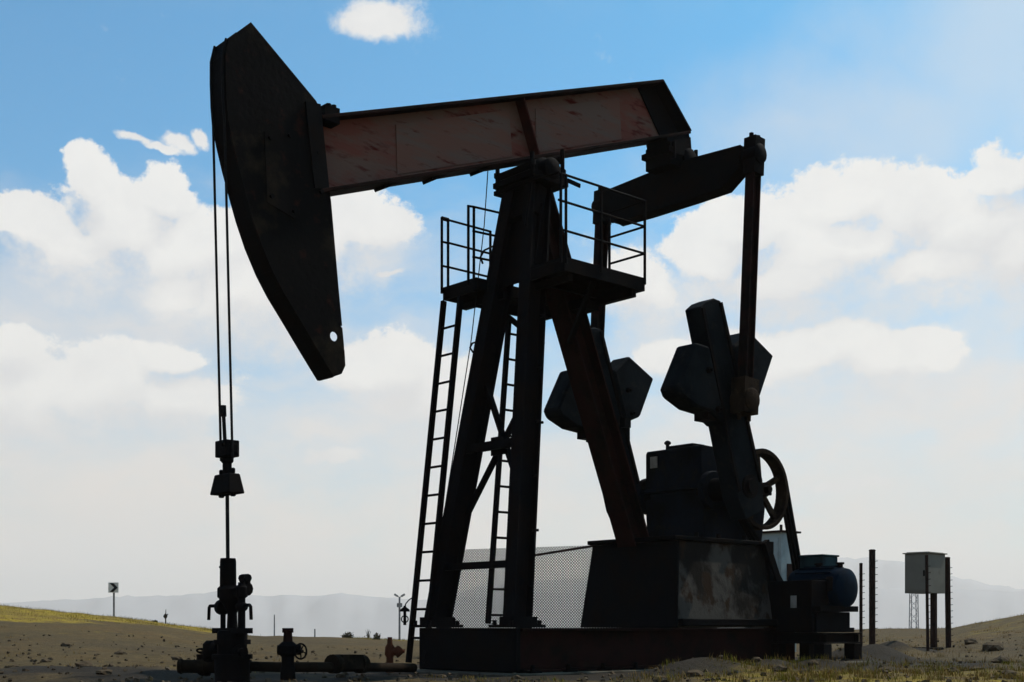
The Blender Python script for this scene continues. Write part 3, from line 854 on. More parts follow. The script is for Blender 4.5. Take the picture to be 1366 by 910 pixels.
def fence_post(px, top, d, rad, label, lean=0.0):
    g = ground_at(px, d); zt_ = CZ+(HZ-top)*d/FOC
    t = thing('fence_post', g, label, 'post', 'lone posts at the right of the site')
    b = MB()
    topv = Vector((g.x, g.y, zt_))+RGT*lean
    b.tube([g-Vector((0, 0, .2)), topv], rad, 10); b.lathe(topv, Zu, [(0, rad*1.08), (.02, rad*1.08), (.03, rad*.6)], 10)
    n = 13
    for k in range(n):
        q = lerp(g, topv, .06+.9*k/n)
        b.tube([q+RGT*(rad*.2), q+RGT*(rad+.045)+Vector((0, 0, .012))], .006, 4); b.ring(q, Zu, rad+.003, .004, 10, 4)
    b.build('post_shaft', POSTM, t, smooth=True)
    return t
fence_post(1148.5, 753, 25.5, .032, 'thin dark post touching the right end of the blue motor')
fence_post(1163.5, 735, 24.6, .060, 'thick dark rusty post standing alone between motor and grey cabinet')
fence_post(1265.5, 745, 27.0, .058, 'dark rusty post against the right side of the grey cabinet', -.03)
fence_post(1238, 742, 25.2, .030, 'slim dark post in front of the corner of the grey cabinet', -.03)

# ================================================================== CABINETS
def axis_pts(c, ax, ay): pass
cc = at_d(1239, 790, 26.2)
g = Vector((cc.x, cc.y, ground_z(cc.x, cc.y)))
CB = thing('electrical_cabinet', g, 'pale grey electrical cabinet raised on two dark legs at the right edge', 'cabinet')
a1 = Vector((c_, s_*.0+.0, 0)); 
ang = math.radians(4)
ex = Vector((math.cos(ang), math.sin(ang), 0)); ey = Vector((-math.sin(ang), math.cos(ang), 0))
zz = lambda y: CZ+(HZ-y)*26.2/FOC
W, Dp = .75, .53        # along ex (right face), along ey (left face)
ctr = cc+ex*W/2+ey*Dp/2
z0, z1 = zz(791), zz(738)
b = MB(); b.obox((ctr.x, ctr.y, (z0+z1)/2), ex, ey, (W, Dp, z1-z0)); bx = b.build('cabinet_body', CAB, CB, bevel=.006)
b = MB(); b.obox((ctr.x, ctr.y, z1+.012), ex, ey, (W+.07, Dp+.07, .022)); b.obox((ctr.x, ctr.y, z1+.03), ex, ey, (W-.05, Dp-.05, .016)); b.build('roof', CAB, CB, bevel=.004)
b = MB(); dc = ctr-ex*(W/2+.006); b.obox((dc.x, dc.y, (z0+z1)/2), ex, ey, (.014, Dp-.10, z1-z0-.10)); dr = b.build('door', CAB, CB, bevel=.003)
b = MB(); hc = ctr-ex*(W/2+.02)-ey*(.17); b.obox((hc.x, hc.y, (z0+z1)/2), ex, ey, (.02, .03, .12)); b.build('door_handle', BLACK, dr)
for px_, d_ in ((1246.5, 26.45), (1244.5, 26.75)):
    q = at_d(px_, 800, d_)
    b = MB(); b.box(q.x-.04, q.x+.04, q.y-.04, q.y+.04, g.z-.15, z0-.002); b.build('leg', POSTM, CB)
b = MB(); b.obox((ctr.x, ctr.y, g.z+.02), ex, ey, (.5, .6, .08)); b.build('footing', PIPE, CB, bevel=.02)

cc = at_d(1042, 800, 27.0); gz = ground_z(cc.x, cc.y)
WC = thing('control_kiosk', (cc.x, cc.y, gz), 'pale green-grey control kiosk with flat roof half hidden behind the drive belt', 'kiosk')
zz = lambda y: CZ+(HZ-y)*27.0/FOC
ex = Vector((1, 0, 0)); ey = YV
W, Dp = .55, .95; ctr = cc+ex*W/2+ey*Dp/2
b = MB(); b.obox((ctr.x, ctr.y, (gz-.05+zz(710))/2), ex, ey, (W, Dp, zz(710)-gz+.05)); b.build('kiosk_body', WCAB, WC, bevel=.006)
b = MB(); b.obox((ctr.x, ctr.y, zz(710)+.02), ex, ey, (W+.14, Dp+.14, .04)); b.cyl((cc.x, cc.y, zz(710)), (cc.x, cc.y, zz(700)), .03, 8); b.build('roof', POSTM, WC)
b = MB(); q = ctr-ex*(W/2+.008); b.obox((q.x, q.y, (gz+.1+zz(714))/2), ex, ey, (.014, Dp-.14, zz(714)-gz-.2)); dr = b.build('door', WCAB, WC)
b = MB(); q = ctr-ex*(W/2+.03)-ey*.3; b.obox((q.x, q.y, 1.5), ex, ey, (.03, .03, .16)); b.build('door_handle', BLACK, dr)
b = MB(); q = ctr-ey*(Dp/2+.01)+ex*.05; b.obox((q.x, q.y, 1.75), ex, ey, (.25, .016, .35)); b.build('vent_panel', POSTM, WC)

# ================================================================== SIGN, POLES, SCRUB
d = 55.0; g = ground_at(152, d)
SG = thing('chevron_sign', g, 'square white road sign with black chevron pointing right on a thin post', 'road sign')
zz = lambda y: CZ+(HZ-y)*d/FOC
pc = at_d(152, 784, d)
b = MB(); b.cyl((g.x, g.y, g.z-.2), (g.x, g.y, zz(778)), .045, 8); b.build('sign_post', MASTM, SG)
pn = pc-FWD*.07; sz = .44
b = MB(); b.obox(pn, RGT, FWD, (sz, .02, sz)); b.build('sign_panel', WHITE, SG)
pp = [(-.16, .19), (.0, .19), (.19, 0), (.0, -.19), (-.16, -.19), (.03, 0)]
b = MB(); b.prism([pn+RGT*x+Vector((0, 0, z))-FWD*.018 for x, z in pp], FWD, -.004, .004); b.build('chevron', BLACKP, SG)

def pole(name, px, top, d, rad, label, cat, m=MASTM):
    g = ground_at(px, d); zt_ = CZ+(HZ-top)*d/FOC
    t = thing(name, g, label, cat)
    b = MB(); b.tube([g-Vector((0, 0, .3)), Vector((g.x, g.y, zt_))], [rad*1.2, rad*.8], 8); b.build('pole_shaft', m, t, smooth=True)
    return t, Vector((g.x, g.y, zt_))
t, q = pole('floodlight_pole', 533, 797, 110, .10, 'grey pole with two angled lamp heads on the horizon beside the ladder', 'lamp pole')
for sg in (-1, 1):
    b = MB(); b.tube([q, q+RGT*sg*.22+Vector((0, 0, .12))], .04, 6); b.obox(q+RGT*sg*.30+Vector((0, 0, .18)), RGT*1+Vector((0, 0, sg*.6)), FWD, (.36, .2, .16)); b.build('lamp_head', MASTM, t)
b = MB(); b.box(q.x-.18, q.x+.18, q.y-.15, q.y+.15, q.z-.85, q.z-.5); b.build('junction_box', MASTM, t)
pole('marker_pole', 366, 820, 60, .03, 'thin leaning pale stake on the skyline right of the wellhead', 'stake')
pole('marker_pole', 420, 839, 75, .05, 'tiny pale post on the skyline over the gate valve', 'stake')
# lattice mast under the cabinet
d = 60; g = ground_at(1219, d)
LM = thing('lattice_mast', g, 'slender pale lattice mast on the skyline seen under the grey cabinet', 'mast')
b = MB(); w = .17; ztop = CZ+(HZ-765)*d/FOC
cs = [RGT*(-w)+FWD*(-w), RGT*w-FWD*w, RGT*w+FWD*w, FWD*w-RGT*w]
for k in cs: b.tube([g+k-Vector((0, 0, .2)), Vector((g.x, g.y, ztop))+k*.8], .022, 6)
build_each(b, 'mast_leg', MASTM, LM)
b = MB(); n = 9
for i in range(n):
    z0, z1 = g.z+(ztop-g.z)*i/n, g.z+(ztop-g.z)*(i+1)/n
    for j in range(4):
        p, q = cs[j], cs[(j+1) % 4]
        if i % 2: p, q = q, p
        b.tube([Vector((g.x, g.y, z0))+p*.95, Vector((g.x, g.y, z1))+q*.95], .010, 4)
b.build('mast_lacing', MASTM, LM)

def leaf_cluster(b, c, rx, rz, n, size, seed):
    rnd = random.Random(seed)
    for _ in range(n):
        while True:
            v = Vector((rnd.uniform(-1, 1), rnd.uniform(-1, 1), rnd.uniform(0, 1)))
            if v.length < 1 and v.length > .25*rnd.random(): break
        k = .75+.5*noise.noise(v*2.3+Vector((seed, 0, 0)))
        p = Vector(c)+Vector((v.x*rx*k, v.y*rx*k, v.z*rz*k))
        a = Vector((rnd.uniform(-1, 1), rnd.uniform(-1, 1), rnd.uniform(-.4, 1))).normalized(); q, w = b.frame_of(a)
        s = size*rnd.uniform(.6, 1.4)
        vs = [b.bm.verts.new(p+o) for o in (-q*s*.35, w*s*.5+a*.2*s, q*s*.35, -w*s*.5)]
        b.bm.faces.new(vs)
def shrub(px, d, rx, rz, n, size, seed, label, group=None, name='shrub'):
    g = ground_at(px, d); t = thing(name, g, label, 'shrub', group)
    b = MB(); leaf_cluster(b, g, rx, rz, n, size, seed); b.build('foliage', LEAFM, t)
    b = MB(); rnd = random.Random(seed+5)
    for k in range(6):
        v = Vector((rnd.uniform(-1, 1)*rx*.7, rnd.uniform(-1, 1)*rx*.7, rz*rnd.uniform(.6, 1)))
        b.tube([g-Vector((0, 0, .05)), g+v*.5+Vector((0, 0, rz*.1)), g+v], [.02*rz+.008, .012*rz+.005, .004], 5)
    b.build('stem', TWIG, t)
shrub(464, 57, .34, .34, 420, .07, 3, 'low brown shrub on the skyline, widest of the skyline shrubs')
shrub(503, 57, .22, .36, 300, .07, 4, 'small brown shrub on the skyline just left of the standpipe')
shrub(491, 60, .20, .5, 70, .06, 9, 'sparse bare shrub on the skyline between two fuller shrubs')
shrub(207, 54, .16, .12, 120, .05, 6, 'tiny low shrub at the crest left of the forked dry plant')
# forked dry plant
g = ground_at(221, 54.5); t = thing('thistle', g, 'dark dry forked plant standing upright on the left crest', 'plant')
b = MB(); zz = lambda y: CZ+(HZ-y)*54.5/FOC
b.tube([g-Vector((0, 0, .05)), Vector((g.x, g.y, zz(822))), Vector((g.x, g.y, zz(813)))+RGT*.01], [.03, .022, .012], 6)
b.tube([Vector((g.x, g.y, zz(826))), Vector((g.x, g.y, zz(822)))-RGT*.09, Vector((g.x, g.y, zz(819)))-RGT*.02], .02, 6)
b.tube([Vector((g.x, g.y, zz(824))), Vector((g.x, g.y, zz(819)))+RGT*.1], .018, 6); b.build('stem', TWIG, t)
b = MB(); leaf_cluster(b, (g.x, g.y, zz(824)), .12, .2, 90, .06, 12); b.build('foliage', TWIG, t)
for k, (px, d, r, lab) in enumerate(((500, 14.3, .0, ''),)): pass

# ================================================================== GROUND
verts, faces, cov = [], [], []
radii = [2.5]
while radii[-1] < 45000: radii.append(radii[-1]*(1.022 if radii[-1] < 30 else 1.035 if radii[-1] < 90 else 1.12))
az = [math.radians(a) for a in [-180+6*i for i in range(23)]+[-42+.28*i for i in range(301)]+[43+6*i for i in range(23)]]
az = sorted(set(a for a in az if a < math.pi-.02))
na = len(az)
me = bpy.data.meshes.new('ground')
c0 = Vector((CAM.x, CAM.y, 0))
for r in radii:
    for a in az:
        p = c0+FWD*(r*math.cos(a))+RGT*(r*math.sin(a))
        verts.append((p.x, p.y, ground_z(p.x, p.y)))
verts.append((c0.x, c0.y, ground_z(c0.x, c0.y))); ci = len(verts)-1
for i in range(len(radii)-1):
    for j in range(na):
        k = (j+1) % na
        faces.append((i*na+j, i*na+k, (i+1)*na+k, (i+1)*na+j))
for j in range(na): faces.append((ci, (j+1) % na, j))
me.from_pydata(verts, [], faces)
at = me.attributes.new('cover', 'FLOAT', 'POINT')       # grass; sunlit crest strips painted brighter than the cloud-shaded soil
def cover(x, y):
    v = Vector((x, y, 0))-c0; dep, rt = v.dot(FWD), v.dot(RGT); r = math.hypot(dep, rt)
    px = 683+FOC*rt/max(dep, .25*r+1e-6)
    left = sstep((r-33-.035*max(0, px)-8*noise.noise(Vector((x*.12, y*.12, 0)))-3*noise.noise(Vector((x*.5, y*.5, 0))))/9)*max(sstep((350-px)/90), .8*sstep((px-460)/40)*sstep((570-px)/40))*sstep((140-r)/40)  # grass strip of the left crest, its sunlit tone painted in
    crestR = .40*sstep((px-1180)/120)*sstep((r-30)/8)*sstep((90-r)/20)  # lit tone of the right crest, put into the cover
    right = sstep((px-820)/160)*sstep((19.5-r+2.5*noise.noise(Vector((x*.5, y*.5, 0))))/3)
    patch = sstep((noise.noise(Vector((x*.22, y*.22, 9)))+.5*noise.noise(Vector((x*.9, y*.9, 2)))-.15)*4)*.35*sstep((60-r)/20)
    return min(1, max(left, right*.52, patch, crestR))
shade_dirt = me.attributes.new('shade_dirt', 'FLOAT', 'POINT')       # shade round the machine painted into the dirt, plus darker mound soil
def shade_dirt_at(x, y):
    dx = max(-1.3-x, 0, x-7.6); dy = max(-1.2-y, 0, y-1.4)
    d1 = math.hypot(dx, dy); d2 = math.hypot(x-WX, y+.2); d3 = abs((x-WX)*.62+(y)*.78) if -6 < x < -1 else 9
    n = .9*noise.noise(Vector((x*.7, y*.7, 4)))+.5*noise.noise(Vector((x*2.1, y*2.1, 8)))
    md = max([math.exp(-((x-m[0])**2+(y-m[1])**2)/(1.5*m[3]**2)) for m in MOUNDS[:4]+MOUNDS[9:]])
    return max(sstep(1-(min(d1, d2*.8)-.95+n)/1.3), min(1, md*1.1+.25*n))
shade_dirt.data.foreach_set('value', [shade_dirt_at(v[0], v[1]) if abs(v[0]) < 15 and abs(v[1]) < 15 else 0 for v in verts])
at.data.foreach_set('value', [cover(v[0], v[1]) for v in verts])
for p in me.polygons: p.use_smooth = True
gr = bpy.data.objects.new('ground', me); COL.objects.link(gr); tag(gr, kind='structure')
gm = bpy.data.materials.new('dry_soil'); gm.use_nodes = True
nt = gm.node_tree; N, L = nt.nodes, nt.links; pb = N['Principled BSDF']; pb.inputs['Roughness'].default_value = .95; pb.inputs['Specular IOR Level'].default_value = .1
tc = N.new('ShaderNodeTexCoord')
def NS(sc, det=8, rg=.6, stretch=None):
    n = N.new('ShaderNodeTexNoise'); n.inputs['Scale'].default_value = sc; n.inputs['Detail'].default_value = det; n.inputs['Roughness'].default_value = rg
    L.new(tc.outputs['Object'], n.inputs['Vector']); return n.outputs['Fac']
def MR(src, a, bb_, c=0, d=1):
    r = N.new('ShaderNodeMapRange'); r.inputs['From Min'].default_value = a; r.inputs['From Max'].default_value = bb_; r.inputs['To Min'].default_value = c; r.inputs['To Max'].default_value = d
    L.new(src, r.inputs['Value']); return r.outputs['Result']
def MX(fac, a, b_):
    x = N.new('ShaderNodeMix'); x.data_type = 'RGBA'
    if isinstance(fac, float): x.inputs['Factor'].default_value = fac
    else: L.new(fac, x.inputs['Factor'])
    for nm, v in (('A', a), ('B', b_)):
        if isinstance(v, tuple): x.inputs[nm].default_value = (*v, 1)
        else: L.new(v, x.inputs[nm])
    return x.outputs['Result']
def MM(op, a, b_):
    x = N.new('ShaderNodeMath'); x.operation = op; x.use_clamp = False
    for i, v in enumerate((a, b_)):
        if isinstance(v, (int, float)): x.inputs[i].default_value = v
        else: L.new(v, x.inputs[i])
    return x.outputs[0]
soil = MX(MR(NS(.35), .4, .6), (.082, .050, .016), (.066, .047, .018))
soil = MX(MR(NS(.11, 6, .65), .46, .58), soil, (.058, .040, .018))
soil = MX(MR(NS(1.1, 9, .72), .53, .62), soil, (.040, .029, .014))
soil = MX(MR(NS(2.2, 10, .7), .5, .66), soil, (.105, .070, .026))
soil = MX(MR(NS(7., 6, .7), .53, .64), soil, (.036, .024, .012))
soil = MX(MR(NS(19., 4, .6), .60, .70), soil, (.13, .095, .045))
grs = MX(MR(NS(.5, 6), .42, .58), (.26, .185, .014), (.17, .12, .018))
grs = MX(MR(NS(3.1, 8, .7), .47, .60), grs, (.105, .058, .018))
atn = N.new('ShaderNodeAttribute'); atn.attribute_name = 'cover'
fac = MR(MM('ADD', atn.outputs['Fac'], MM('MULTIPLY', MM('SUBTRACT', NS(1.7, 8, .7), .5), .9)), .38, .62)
shade_dirt_n = N.new('ShaderNodeAttribute'); shade_dirt_n.attribute_name = 'shade_dirt'
shade_dirt_fac = MR(MM('ADD', shade_dirt_n.outputs['Fac'], MM('MULTIPLY', MM('SUBTRACT', NS(2.6, 8, .7), .5), 1.1)), .3, .75, 0, .9)
L.new(MX(shade_dirt_fac, MX(fac, soil, grs), (.017, .013, .009)), pb.inputs['Base Color'])
bp = N.new('ShaderNodeBump'); bp.inputs['Strength'].default_value = .9; bp.inputs['Distance'].default_value = .05
L.new(MM('ADD', NS(9, 8, .7), MM('MULTIPLY', NS(45, 4), .3)), bp.inputs['Height']); L.new(bp.outputs['Normal'], pb.inputs['Normal'])
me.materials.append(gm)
# concrete slab under the skid
b = MB(); b.box(-1.5, 5.0, -1.22, 1.3, -.12, .022); o = b.build('foundation_slab', PAD, bevel=.01); tag(o, 'pale concrete slab the pumpjack skid stands on', 'slab')

# stones
ST = [(100, 16.5, .09, 'dark flat stone on the dirt at lower left'), ]
stone_px = [(112, 17.2, .10), (208, 18.5, .07), (251, 17.0, .08), (60, 20, .07), (160, 24, .09), (235, 22, .07), (88, 27, .09), (20, 19, .06), (925, 15.0, .10), (880, 14.2, .07), (1040, 15.4, .09), (1010, 17.0, .07), (1300, 17.5, .10), (1270, 16.0, .08), (1180, 16.5, .08), (1335, 19.5, .12), (1325, 26, .2), (1296, 30, .16), (455, 15.0, .06), (590, 14.8, .05), (1085, 17.8, .07), (1345, 15.2, .1), (690, 14.6, .05), (140, 14.8, .07)]
for i, (px, d, r) in enumerate(stone_px):
    g = ground_at(px, d); b = MB(); b.blob(g+Vector((0, 0, r*.2)), r, 2, .45, i+1, (1.25, .95, .6))
    o = b.build('stone', STONE, smooth=False)
    side = 'left' if px < 520 else ('right' if px > 820 else 'middle')
    tag(o, {'left': 'brown field stone on bare dirt left of the pumpjack', 'right': 'brown field stone among dry grass right of the pumpjack', 'middle': 'small brown stone at the near edge of the pumpjack slab'}[side], 'stone', {'left': 'stones on the left dirt', 'right': 'stones in the right grass', 'middle': 'stones by the slab'}[side])
# gravel
b = MB(); rnd = random.Random(11)
for k in range(1500):
    px = rnd.uniform(-40, 1410); d = 12.5+rnd.random()**2*22; g = ground_at(px, d)
    r = rnd.uniform(.008, .026); t = Vector((rnd.uniform(-1, 1), rnd.uniform(-1, 1), rnd.uniform(.2, 1))).normalized(); q, w = b.frame_of(t)
    b.obox(g+Vector((0, 0, r*.3)), t, q, (r*2*rnd.uniform(.7, 1.5), r*2, r*1.4))
tag(b.build('gravel', STONE), kind='stuff', label='scattered gravel and clods on the dry soil', cat='gravel')

# grass
def grass(name, m, spots, label):
    vs, fs = [], []
    for (p, h, wd, rnd) in spots:
        yaw = rnd.uniform(0, 2*math.pi); lean = rnd.uniform(.1, .75)*h; a = Vector((math.cos(yaw), math.sin(yaw), 0)); q = Vector((-a.y, a.x, 0))*wd
        k = len(vs)
        vs += [p-q, p+q, p+a*lean*.35+Vector((0, 0, h*.6))+q*.6, p+a*lean*.35+Vector((0, 0, h*.6))-q*.6, p+a*lean+Vector((0, 0, h))]
        fs += [(k, k+1, k+2, k+3), (k+3, k+2, k+4)]
    mm = bpy.data.meshes.new(name); mm.from_pydata(vs, [], fs); mm.materials.append(m)
    o = bpy.data.objects.new(name, mm); COL.objects.link(o); tag(o, label, 'grass', kind='stuff'); return o
rnd = random.Random(5)
sp1, sp2 = [], []
def tuft(px, d, n, h, sprd, lst):
    g = ground_at(px, d)
    if -1.5 < g.x < 5.0 and -1.22 < g.y < 1.3: return
    for _ in range(n):
        x, y = g.x+rnd.gauss(0, sprd), g.y+rnd.gauss(0, sprd)
        lst.append((Vector((x, y, ground_z(x, y)-.01)), h*rnd.uniform(.5, 1.2), rnd.uniform(.0025, .006), rnd))
for _ in range(760):       # right foreground
    px = rnd.uniform(840, 1420); d = rnd.uniform(13.0, 20)
    if rnd.random() < sstep((px-780)/250): tuft(px, d, rnd.randint(8, 20), rnd.uniform(.04, .12), .06, sp1 if rnd.random() < .62 else sp2)
for _ in range(160): tuft(rnd.uniform(1080, 1420), rnd.uniform(20, 40), rnd.randint(8, 16), rnd.uniform(.05, .12), .09, sp1)
for _ in range(70): tuft(rnd.uniform(-40, 560), rnd.uniform(13.2, 35), rnd.randint(4, 12), rnd.uniform(.03, .07), .05, sp1)
for _ in range(60): tuft(rnd.uniform(560, 860), rnd.uniform(13.2, 14.6), rnd.randint(6, 14), rnd.uniform(.03, .07), .05, sp1 if rnd.random() < .5 else sp2)
for _ in range(900): # left crest
    px = rnd.uniform(-60, 330) if rnd.random() < .85 else rnd.uniform(470, 560); tuft(px, rnd.uniform(36+.04*max(0, px), 60), rnd.randint(6, 14), rnd.uniform(.05, .13), .18, sp2 if rnd.random() < .75 else sp1)
for _ in range(120): tuft(rnd.uniform(1080, 1420), rnd.uniform(45, 60), 10, .1, .15, sp1)
grass('dry_grass', STRAW, sp1, 'straw coloured dry grass tufts over the right foreground')
grass('olive_grass', GREENG, sp2, 'yellow-green grass along the left crest and in patches at right')

# ================================================================== HILLS
def hills(name, tab, dist, width, seed, m):
    vs, fs = [], []; na_, nr = 460, 14
    for i in range(na_+1):
        px = -1700+4700*i/na_; a = math.atan((px-683)/FOC)
        zr = CZ+(HZ-interp(tab, px))*dist/FOC
        zr = -70+(zr+70)*sstep((px+1700)/600)*sstep((3000-px)/600)
        for j in range(nr+1):
            t = j/nr; r = dist-width*.5+width*t
            w = sstep(1-abs(2*t-1))
            rid = .88+.24*noise.fractal(Vector((a*60, t*4, seed)), 1.0, 2.1, 4) if 0 < j < nr and abs(2*t-1) > .1 else 1
            h = -70+(zr+70)*(w*rid if abs(2*t-1) > .05 else 1)
            h += (zr+70)*.045*noise.fractal(Vector((a*160, t*3, seed+4)), 1.0, 2.0, 4)
            p = c0+FWD*r+RGT*(r*math.tan(a)); vs.append((p.x, p.y, h))
    for i in range(na_):
        for j in range(nr):
            k = i*(nr+1)+j; fs.append((k, k+nr+1, k+nr+2, k+1))
    mm = bpy.data.meshes.new(name); mm.from_pydata(vs, [], fs); mm.materials.append(m)
    for p in mm.polygons: p.use_smooth = True
    o = bpy.data.objects.new(name, mm); COL.objects.link(o); tag(o, kind='structure'); return o
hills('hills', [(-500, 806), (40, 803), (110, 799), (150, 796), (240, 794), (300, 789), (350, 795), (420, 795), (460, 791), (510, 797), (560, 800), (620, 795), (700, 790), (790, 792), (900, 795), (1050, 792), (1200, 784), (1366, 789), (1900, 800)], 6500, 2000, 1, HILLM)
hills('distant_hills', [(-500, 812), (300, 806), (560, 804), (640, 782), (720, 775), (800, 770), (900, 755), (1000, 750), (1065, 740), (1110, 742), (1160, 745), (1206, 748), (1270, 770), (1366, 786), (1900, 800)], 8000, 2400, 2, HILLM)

# ================================================================== HAZE
b = MB(); ctr = c0+FWD*4000
b.obox((ctr.x, ctr.y, 205), FWD, -RGT, (24000, 26000, 640))
hz = b.build('haze', bpy.data.materials.new('pale_haze')); tag(hz, kind='stuff')
hm = hz.data.materials[0]; hm.use_nodes = True; nt = hm.node_tree; nt.nodes.clear()
out = nt.nodes.new('ShaderNodeOutputMaterial'); vol = nt.nodes.new('ShaderNodeVolumePrincipled')
vol.inputs['Color'].default_value = (1.0, .92, .85, 1); vol.inputs['Density'].default_value = 1.7e-4; vol.inputs['Anisotropy'].default_value = .1
nt.links.new(vol.outputs[0], out.inputs['Volume'])

# ================================================================== SKY
SUN_AZ, SUN_EL = math.radians(52), math.radians(50)      # azimuth to the right of the view
sd = (FWD*math.cos(SUN_AZ)+RGT*math.sin(SUN_AZ))*math.cos(SUN_EL)+Vector((0, 0, math.sin(SUN_EL)))
W = bpy.data.worlds.new('World'); S.world = W; W.use_nodes = True
nt = W.node_tree; N, L = nt.nodes, nt.links; N.clear()
out = N.new('ShaderNodeOutputWorld'); bg = N.new('ShaderNodeBackground'); L.new(bg.outputs[0], out.inputs[0])
SKYS = .15; EXPO = .25
bg.inputs['Strength'].default_value = SKYS
sky = N.new('ShaderNodeTexSky'); sky.sky_type = 'NISHITA'; sky.sun_disc = False; sky.sun_elevation = SUN_EL
sky.sun_rotation = math.atan2(sd.x, sd.y); sky.altitude = 800; sky.air_density = 1.0; sky.dust_density = 2.2; sky.ozone_density = 1.0
tc = N.new('ShaderNodeTexCoord')
dirv = tc.outputs['Generated']
def VM(op, a, b_=None):
    x = N.new('ShaderNodeVectorMath'); x.operation = op
    for i, v in enumerate((a, b_)):
        if v is None: continue
        if isinstance(v, (tuple, Vector)): x.inputs[i].default_value = tuple(v)
        else: L.new(v, x.inputs[i])
    return x
def dot(v): return VM('DOT_PRODUCT', dirv, v).outputs['Value']
f_, r_ = dot(FWD), dot(RGT)
azim = MM('ARCTAN2', r_, f_)
sep = N.new('ShaderNodeSeparateXYZ'); L.new(dirv, sep.inputs[0])
elev = MM('ARCSINE', sep.outputs['Z'], 0)
comb = N.new('ShaderNodeCombineXYZ'); L.new(azim, comb.inputs[0]); L.new(elev, comb.inputs[1])
ae = comb.outputs[0]                                   # (azimuth, elevation) of the sky
def TN(vec, sc, det, rg, off=(0, 0, 0), st=(1, 1, 1)):
    mp = N.new('ShaderNodeMapping'); mp.inputs['Scale'].default_value = st; mp.inputs['Location'].default_value = off; L.new(vec, mp.inputs['Vector'])
    n = N.new('ShaderNodeTexNoise'); n.inputs['Scale'].default_value = sc; n.inputs['Detail'].default_value = det; n.inputs['Roughness'].default_value = rg
    L.new(mp.outputs[0], n.inputs['Vector']); return n
# warp the lookup so that outlines billow
wn = TN(ae, 9, 5, .6)
wv = VM('SCALE', VM('SUBTRACT', wn.outputs['Color'], (.5, .5, .5)).outputs[0]); wv.inputs['Scale'].default_value = 0.055
aw = VM('ADD', ae, wv.outputs[0]).outputs[0]
def ang(px, py):
    u = (px-683)/FOC; v = (HZ-py)/FOC; return math.atan(u), math.atan(v/math.sqrt(1+u*u))
def field(blobs, vec):
    acc = None
    for (x, y, rx, ry) in blobs:
        a, e = ang(x, y)
        d_ = VM('SUBTRACT', vec, (a, e, 0)); m_ = VM('MULTIPLY', d_.outputs[0], (FOC/rx, FOC/ry, 0)); ln = VM('LENGTH', m_.outputs[0])
        v = MR(ln.outputs['Value'], 1.55, .25)
        acc = v if acc is None else MM('MAXIMUM', acc, v)
    return acc
crisp = [
         (118, 250, 34, 34), (215, 258, 36, 40), (100, 320, 90, 50), (385, 415, 45, 28), (165, 300, 100, 54), (35, 288, 45, 24), (250, 330, 110, 60), (330, 385, 110, 55), (240, 380, 50, 36), (490, 300, 70, 46), (440, 320, 60, 40),
         (20, 455, 48, 24), (110, 520, 160, 60), (235, 480, 55, 30), (30, 520, 100, 70), (240, 540, 70, 40),
         (520, 495, 70, 48), (590, 530, 80, 60), (480, 500, 50, 40),
         (1335, 235, 60, 38), (1130, 275, 80, 46), (1220, 285, 90, 52), (1010, 300, 90, 42), (1100, 330, 170, 55), (1300, 310, 110, 70), (960, 335, 70, 36), (850, 380, 70, 40), (1360, 340, 60, 60), (1050, 365, 130, 36), (1250, 365, 130, 36),
         (1085, 465, 110, 44), (1190, 480, 70, 42), (1010, 480, 120, 48), (900, 480, 60, 36), (1235, 480, 34, 26),
         ]
small = [(176, 180, 22, 6), (232, 178, 24, 9), (268, 170, 10, 8), (210, 187, 24, 5), (524, 359, 20, 6), (505, 16, 58, 22), (445, 614, 44, 8), (245, 614, 26, 8), (1130, 648, 44, 8)]
veil = [(160, 400, 220, 80), (100, 600, 260, 80), (340, 430, 140, 50), (1150, 400, 280, 70), (560, 570, 160, 70), (1080, 560, 200, 60), (1300, 560, 160, 60), (660, 620, 300, 80), (900, 420, 90, 80), (520, 330, 70, 40), (1330, 420, 120, 120), (1200, 500, 240, 90), (1250, 640, 220, 70), (120, 700, 260, 80), (1380, 60, 300, 200), (1180, 160, 240, 120)]
fb = TN(ae, 17, 11, .68, (3.3, 1.2, .5), (1, 1.25, 1)).outputs['Fac']
M1 = field(crisp, aw)
M1u = field(crisp, VM('ADD', aw, (0, .020, 0)).outputs[0])       # the same clouds looked up a degree higher
topness = MR(MM('SUBTRACT', M1, M1u), -.25, .25)                 # 1 on upper edges, 0 along the bases
vo = N.new('ShaderNodeTexVoronoi'); vo.feature = 'F1'; vo.inputs['Scale'].default_value = 20; vo.inputs['Detail'].default_value = 4.0; vo.inputs['Roughness'].default_value = .62; vo.inputs['Lacunarity'].default_value = 2.2
vo.normalize = True
vw = VM('SCALE', VM('SUBTRACT', TN(ae, 40, 5, .6).outputs['Color'], (.5, .5, .5)).outputs[0]); vw.inputs['Scale'].default_value = .035
L.new(VM('MULTIPLY', VM('ADD', ae, vw.outputs[0]).outputs[0], (1, 1.3, 1)).outputs[0], vo.inputs['Vector'])
puff = MR(vo.outputs['Distance'], .55, .05, -.5, .5)            # round heads, dark creases between them
dens = MM('ADD', MM('ADD', MM('MAXIMUM', MM('MAXIMUM', M1, field(small, aw)), MM('MULTIPLY', M1u, .66)), MM('MULTIPLY', puff, .62)), MM('MULTIPLY', MM('SUBTRACT', fb, .5), 1.5))
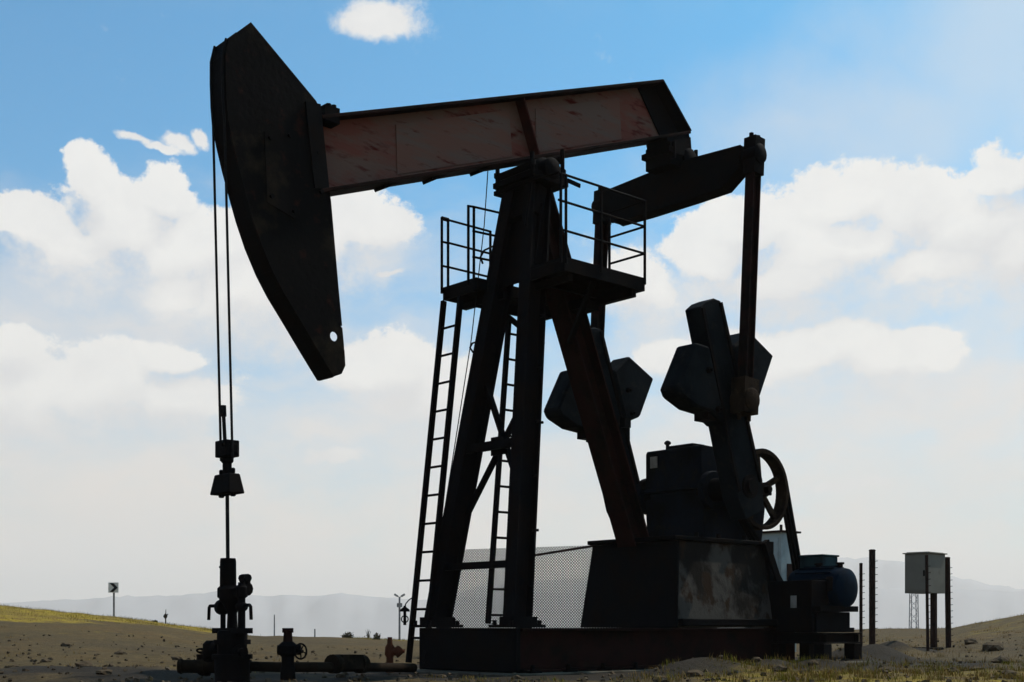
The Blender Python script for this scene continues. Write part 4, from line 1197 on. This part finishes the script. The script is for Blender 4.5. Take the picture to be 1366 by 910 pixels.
# clouds elsewhere round the sky, outside the photographed part
gen = TN(dirv, 3.0, 8, .6, (4, 2, 1)).outputs['Fac']
away = MR(MM('ABSOLUTE', azim, 0), .48, .8)
upw = MR(sep.outputs['Z'], .42, .6)
gdens = MM('MULTIPLY', MR(gen, .52, .66), MM('MAXIMUM', away, upw))
width = MR(topness, .25, .95, .75, .22)
c1r = MM('DIVIDE', MM('SUBTRACT', dens, .22), width)
c1 = N.new('ShaderNodeMapRange'); c1.interpolation_type = 'SMOOTHSTEP'; L.new(c1r, c1.inputs['Value'])
cov1 = MM('MAXIMUM', c1.outputs['Result'], gdens)
M2 = field(veil, aw)
v1 = N.new('ShaderNodeMapRange'); v1.interpolation_type = 'SMOOTHSTEP'; v1.inputs['From Min'].default_value = .15; v1.inputs['From Max'].default_value = 1.1; v1.inputs['To Max'].default_value = .52
L.new(MM('ADD', M2, MM('MULTIPLY', MM('SUBTRACT', TN(ae, 12, 8, .6, (7, 3, 0)).outputs['Fac'], .5), .8)), v1.inputs['Value'])
# cloud body: bright tops, faintly grey and cream underneath
body = MR(TN(aw, 14, 8, .6, (1, 5, 2)).outputs['Fac'], .35, .68)
k = 1/SKYS/2**EXPO
lit = MM('ADD', MM('ADD', MM('MULTIPLY', topness, .62), MM('MULTIPLY', body, .35)), MM('MULTIPLY', puff, .38))
ccol = MX(MR(lit, .15, .85), tuple(x*k for x in (.76, .76, .765)), tuple(x*k for x in (.93, .92, .89)))
skc = N.new('ShaderNodeMix'); skc.data_type = 'RGBA'; skc.blend_type = 'MULTIPLY'; skc.inputs['Factor'].default_value = 1.0
L.new(sky.outputs[0], skc.inputs['A']); skc.inputs['B'].default_value = (.17, .70, .88, 1)
low = N.new('ShaderNodeMapRange'); low.interpolation_type = 'SMOOTHSTEP'; low.inputs['From Min'].default_value = .36; low.inputs['From Max'].default_value = .02; low.inputs['To Max'].default_value = .92
L.new(MM('ADD', elev, MM('MULTIPLY', MM('SUBTRACT', TN(aw, 7, 6, .6, (2, 9, 4), (1, 2.2, 1)).outputs['Fac'], .5), .42)), low.inputs['Value'])
base = MX(low.outputs['Result'], skc.outputs['Result'], tuple(x*k for x in (.96, .835, .735)))
withveil = MX(v1.outputs['Result'], base, tuple(x*k for x in (.80, .78, .755)))
final = MX(MM('MULTIPLY', cov1, .97), withveil, ccol)
L.new(final, bg.inputs['Color'])

# ================================================================== SUN, CAMERA, RENDER
sl = bpy.data.lights.new('sun', 'SUN'); sl.energy = 4.0; sl.angle = math.radians(.5); sl.color = (1, .95, .87)
so = bpy.data.objects.new('sun', sl); COL.objects.link(so); so.rotation_euler = sd.to_track_quat('Z', 'Y').to_euler(); so.location = (0, 0, 30)
cam = bpy.data.cameras.new('camera'); co = bpy.data.objects.new('camera', cam); COL.objects.link(co); S.camera = co
cam.sensor_width = 36; cam.lens = FOC/1366*36; cam.shift_y = (HZ-455)/1366; cam.clip_start = .1; cam.clip_end = 100000
co.location = CAM; co.rotation_euler = (math.radians(90), 0, -PHI)
S.view_settings.view_transform = 'Standard'; S.view_settings.look = 'None'; S.view_settings.exposure = EXPO; S.view_settings.gamma = 1; S.view_settings.use_curve_mapping = False
S.cycles.max_bounces = 6; S.cycles.volume_bounces = 2; S.cycles.use_denoising = True
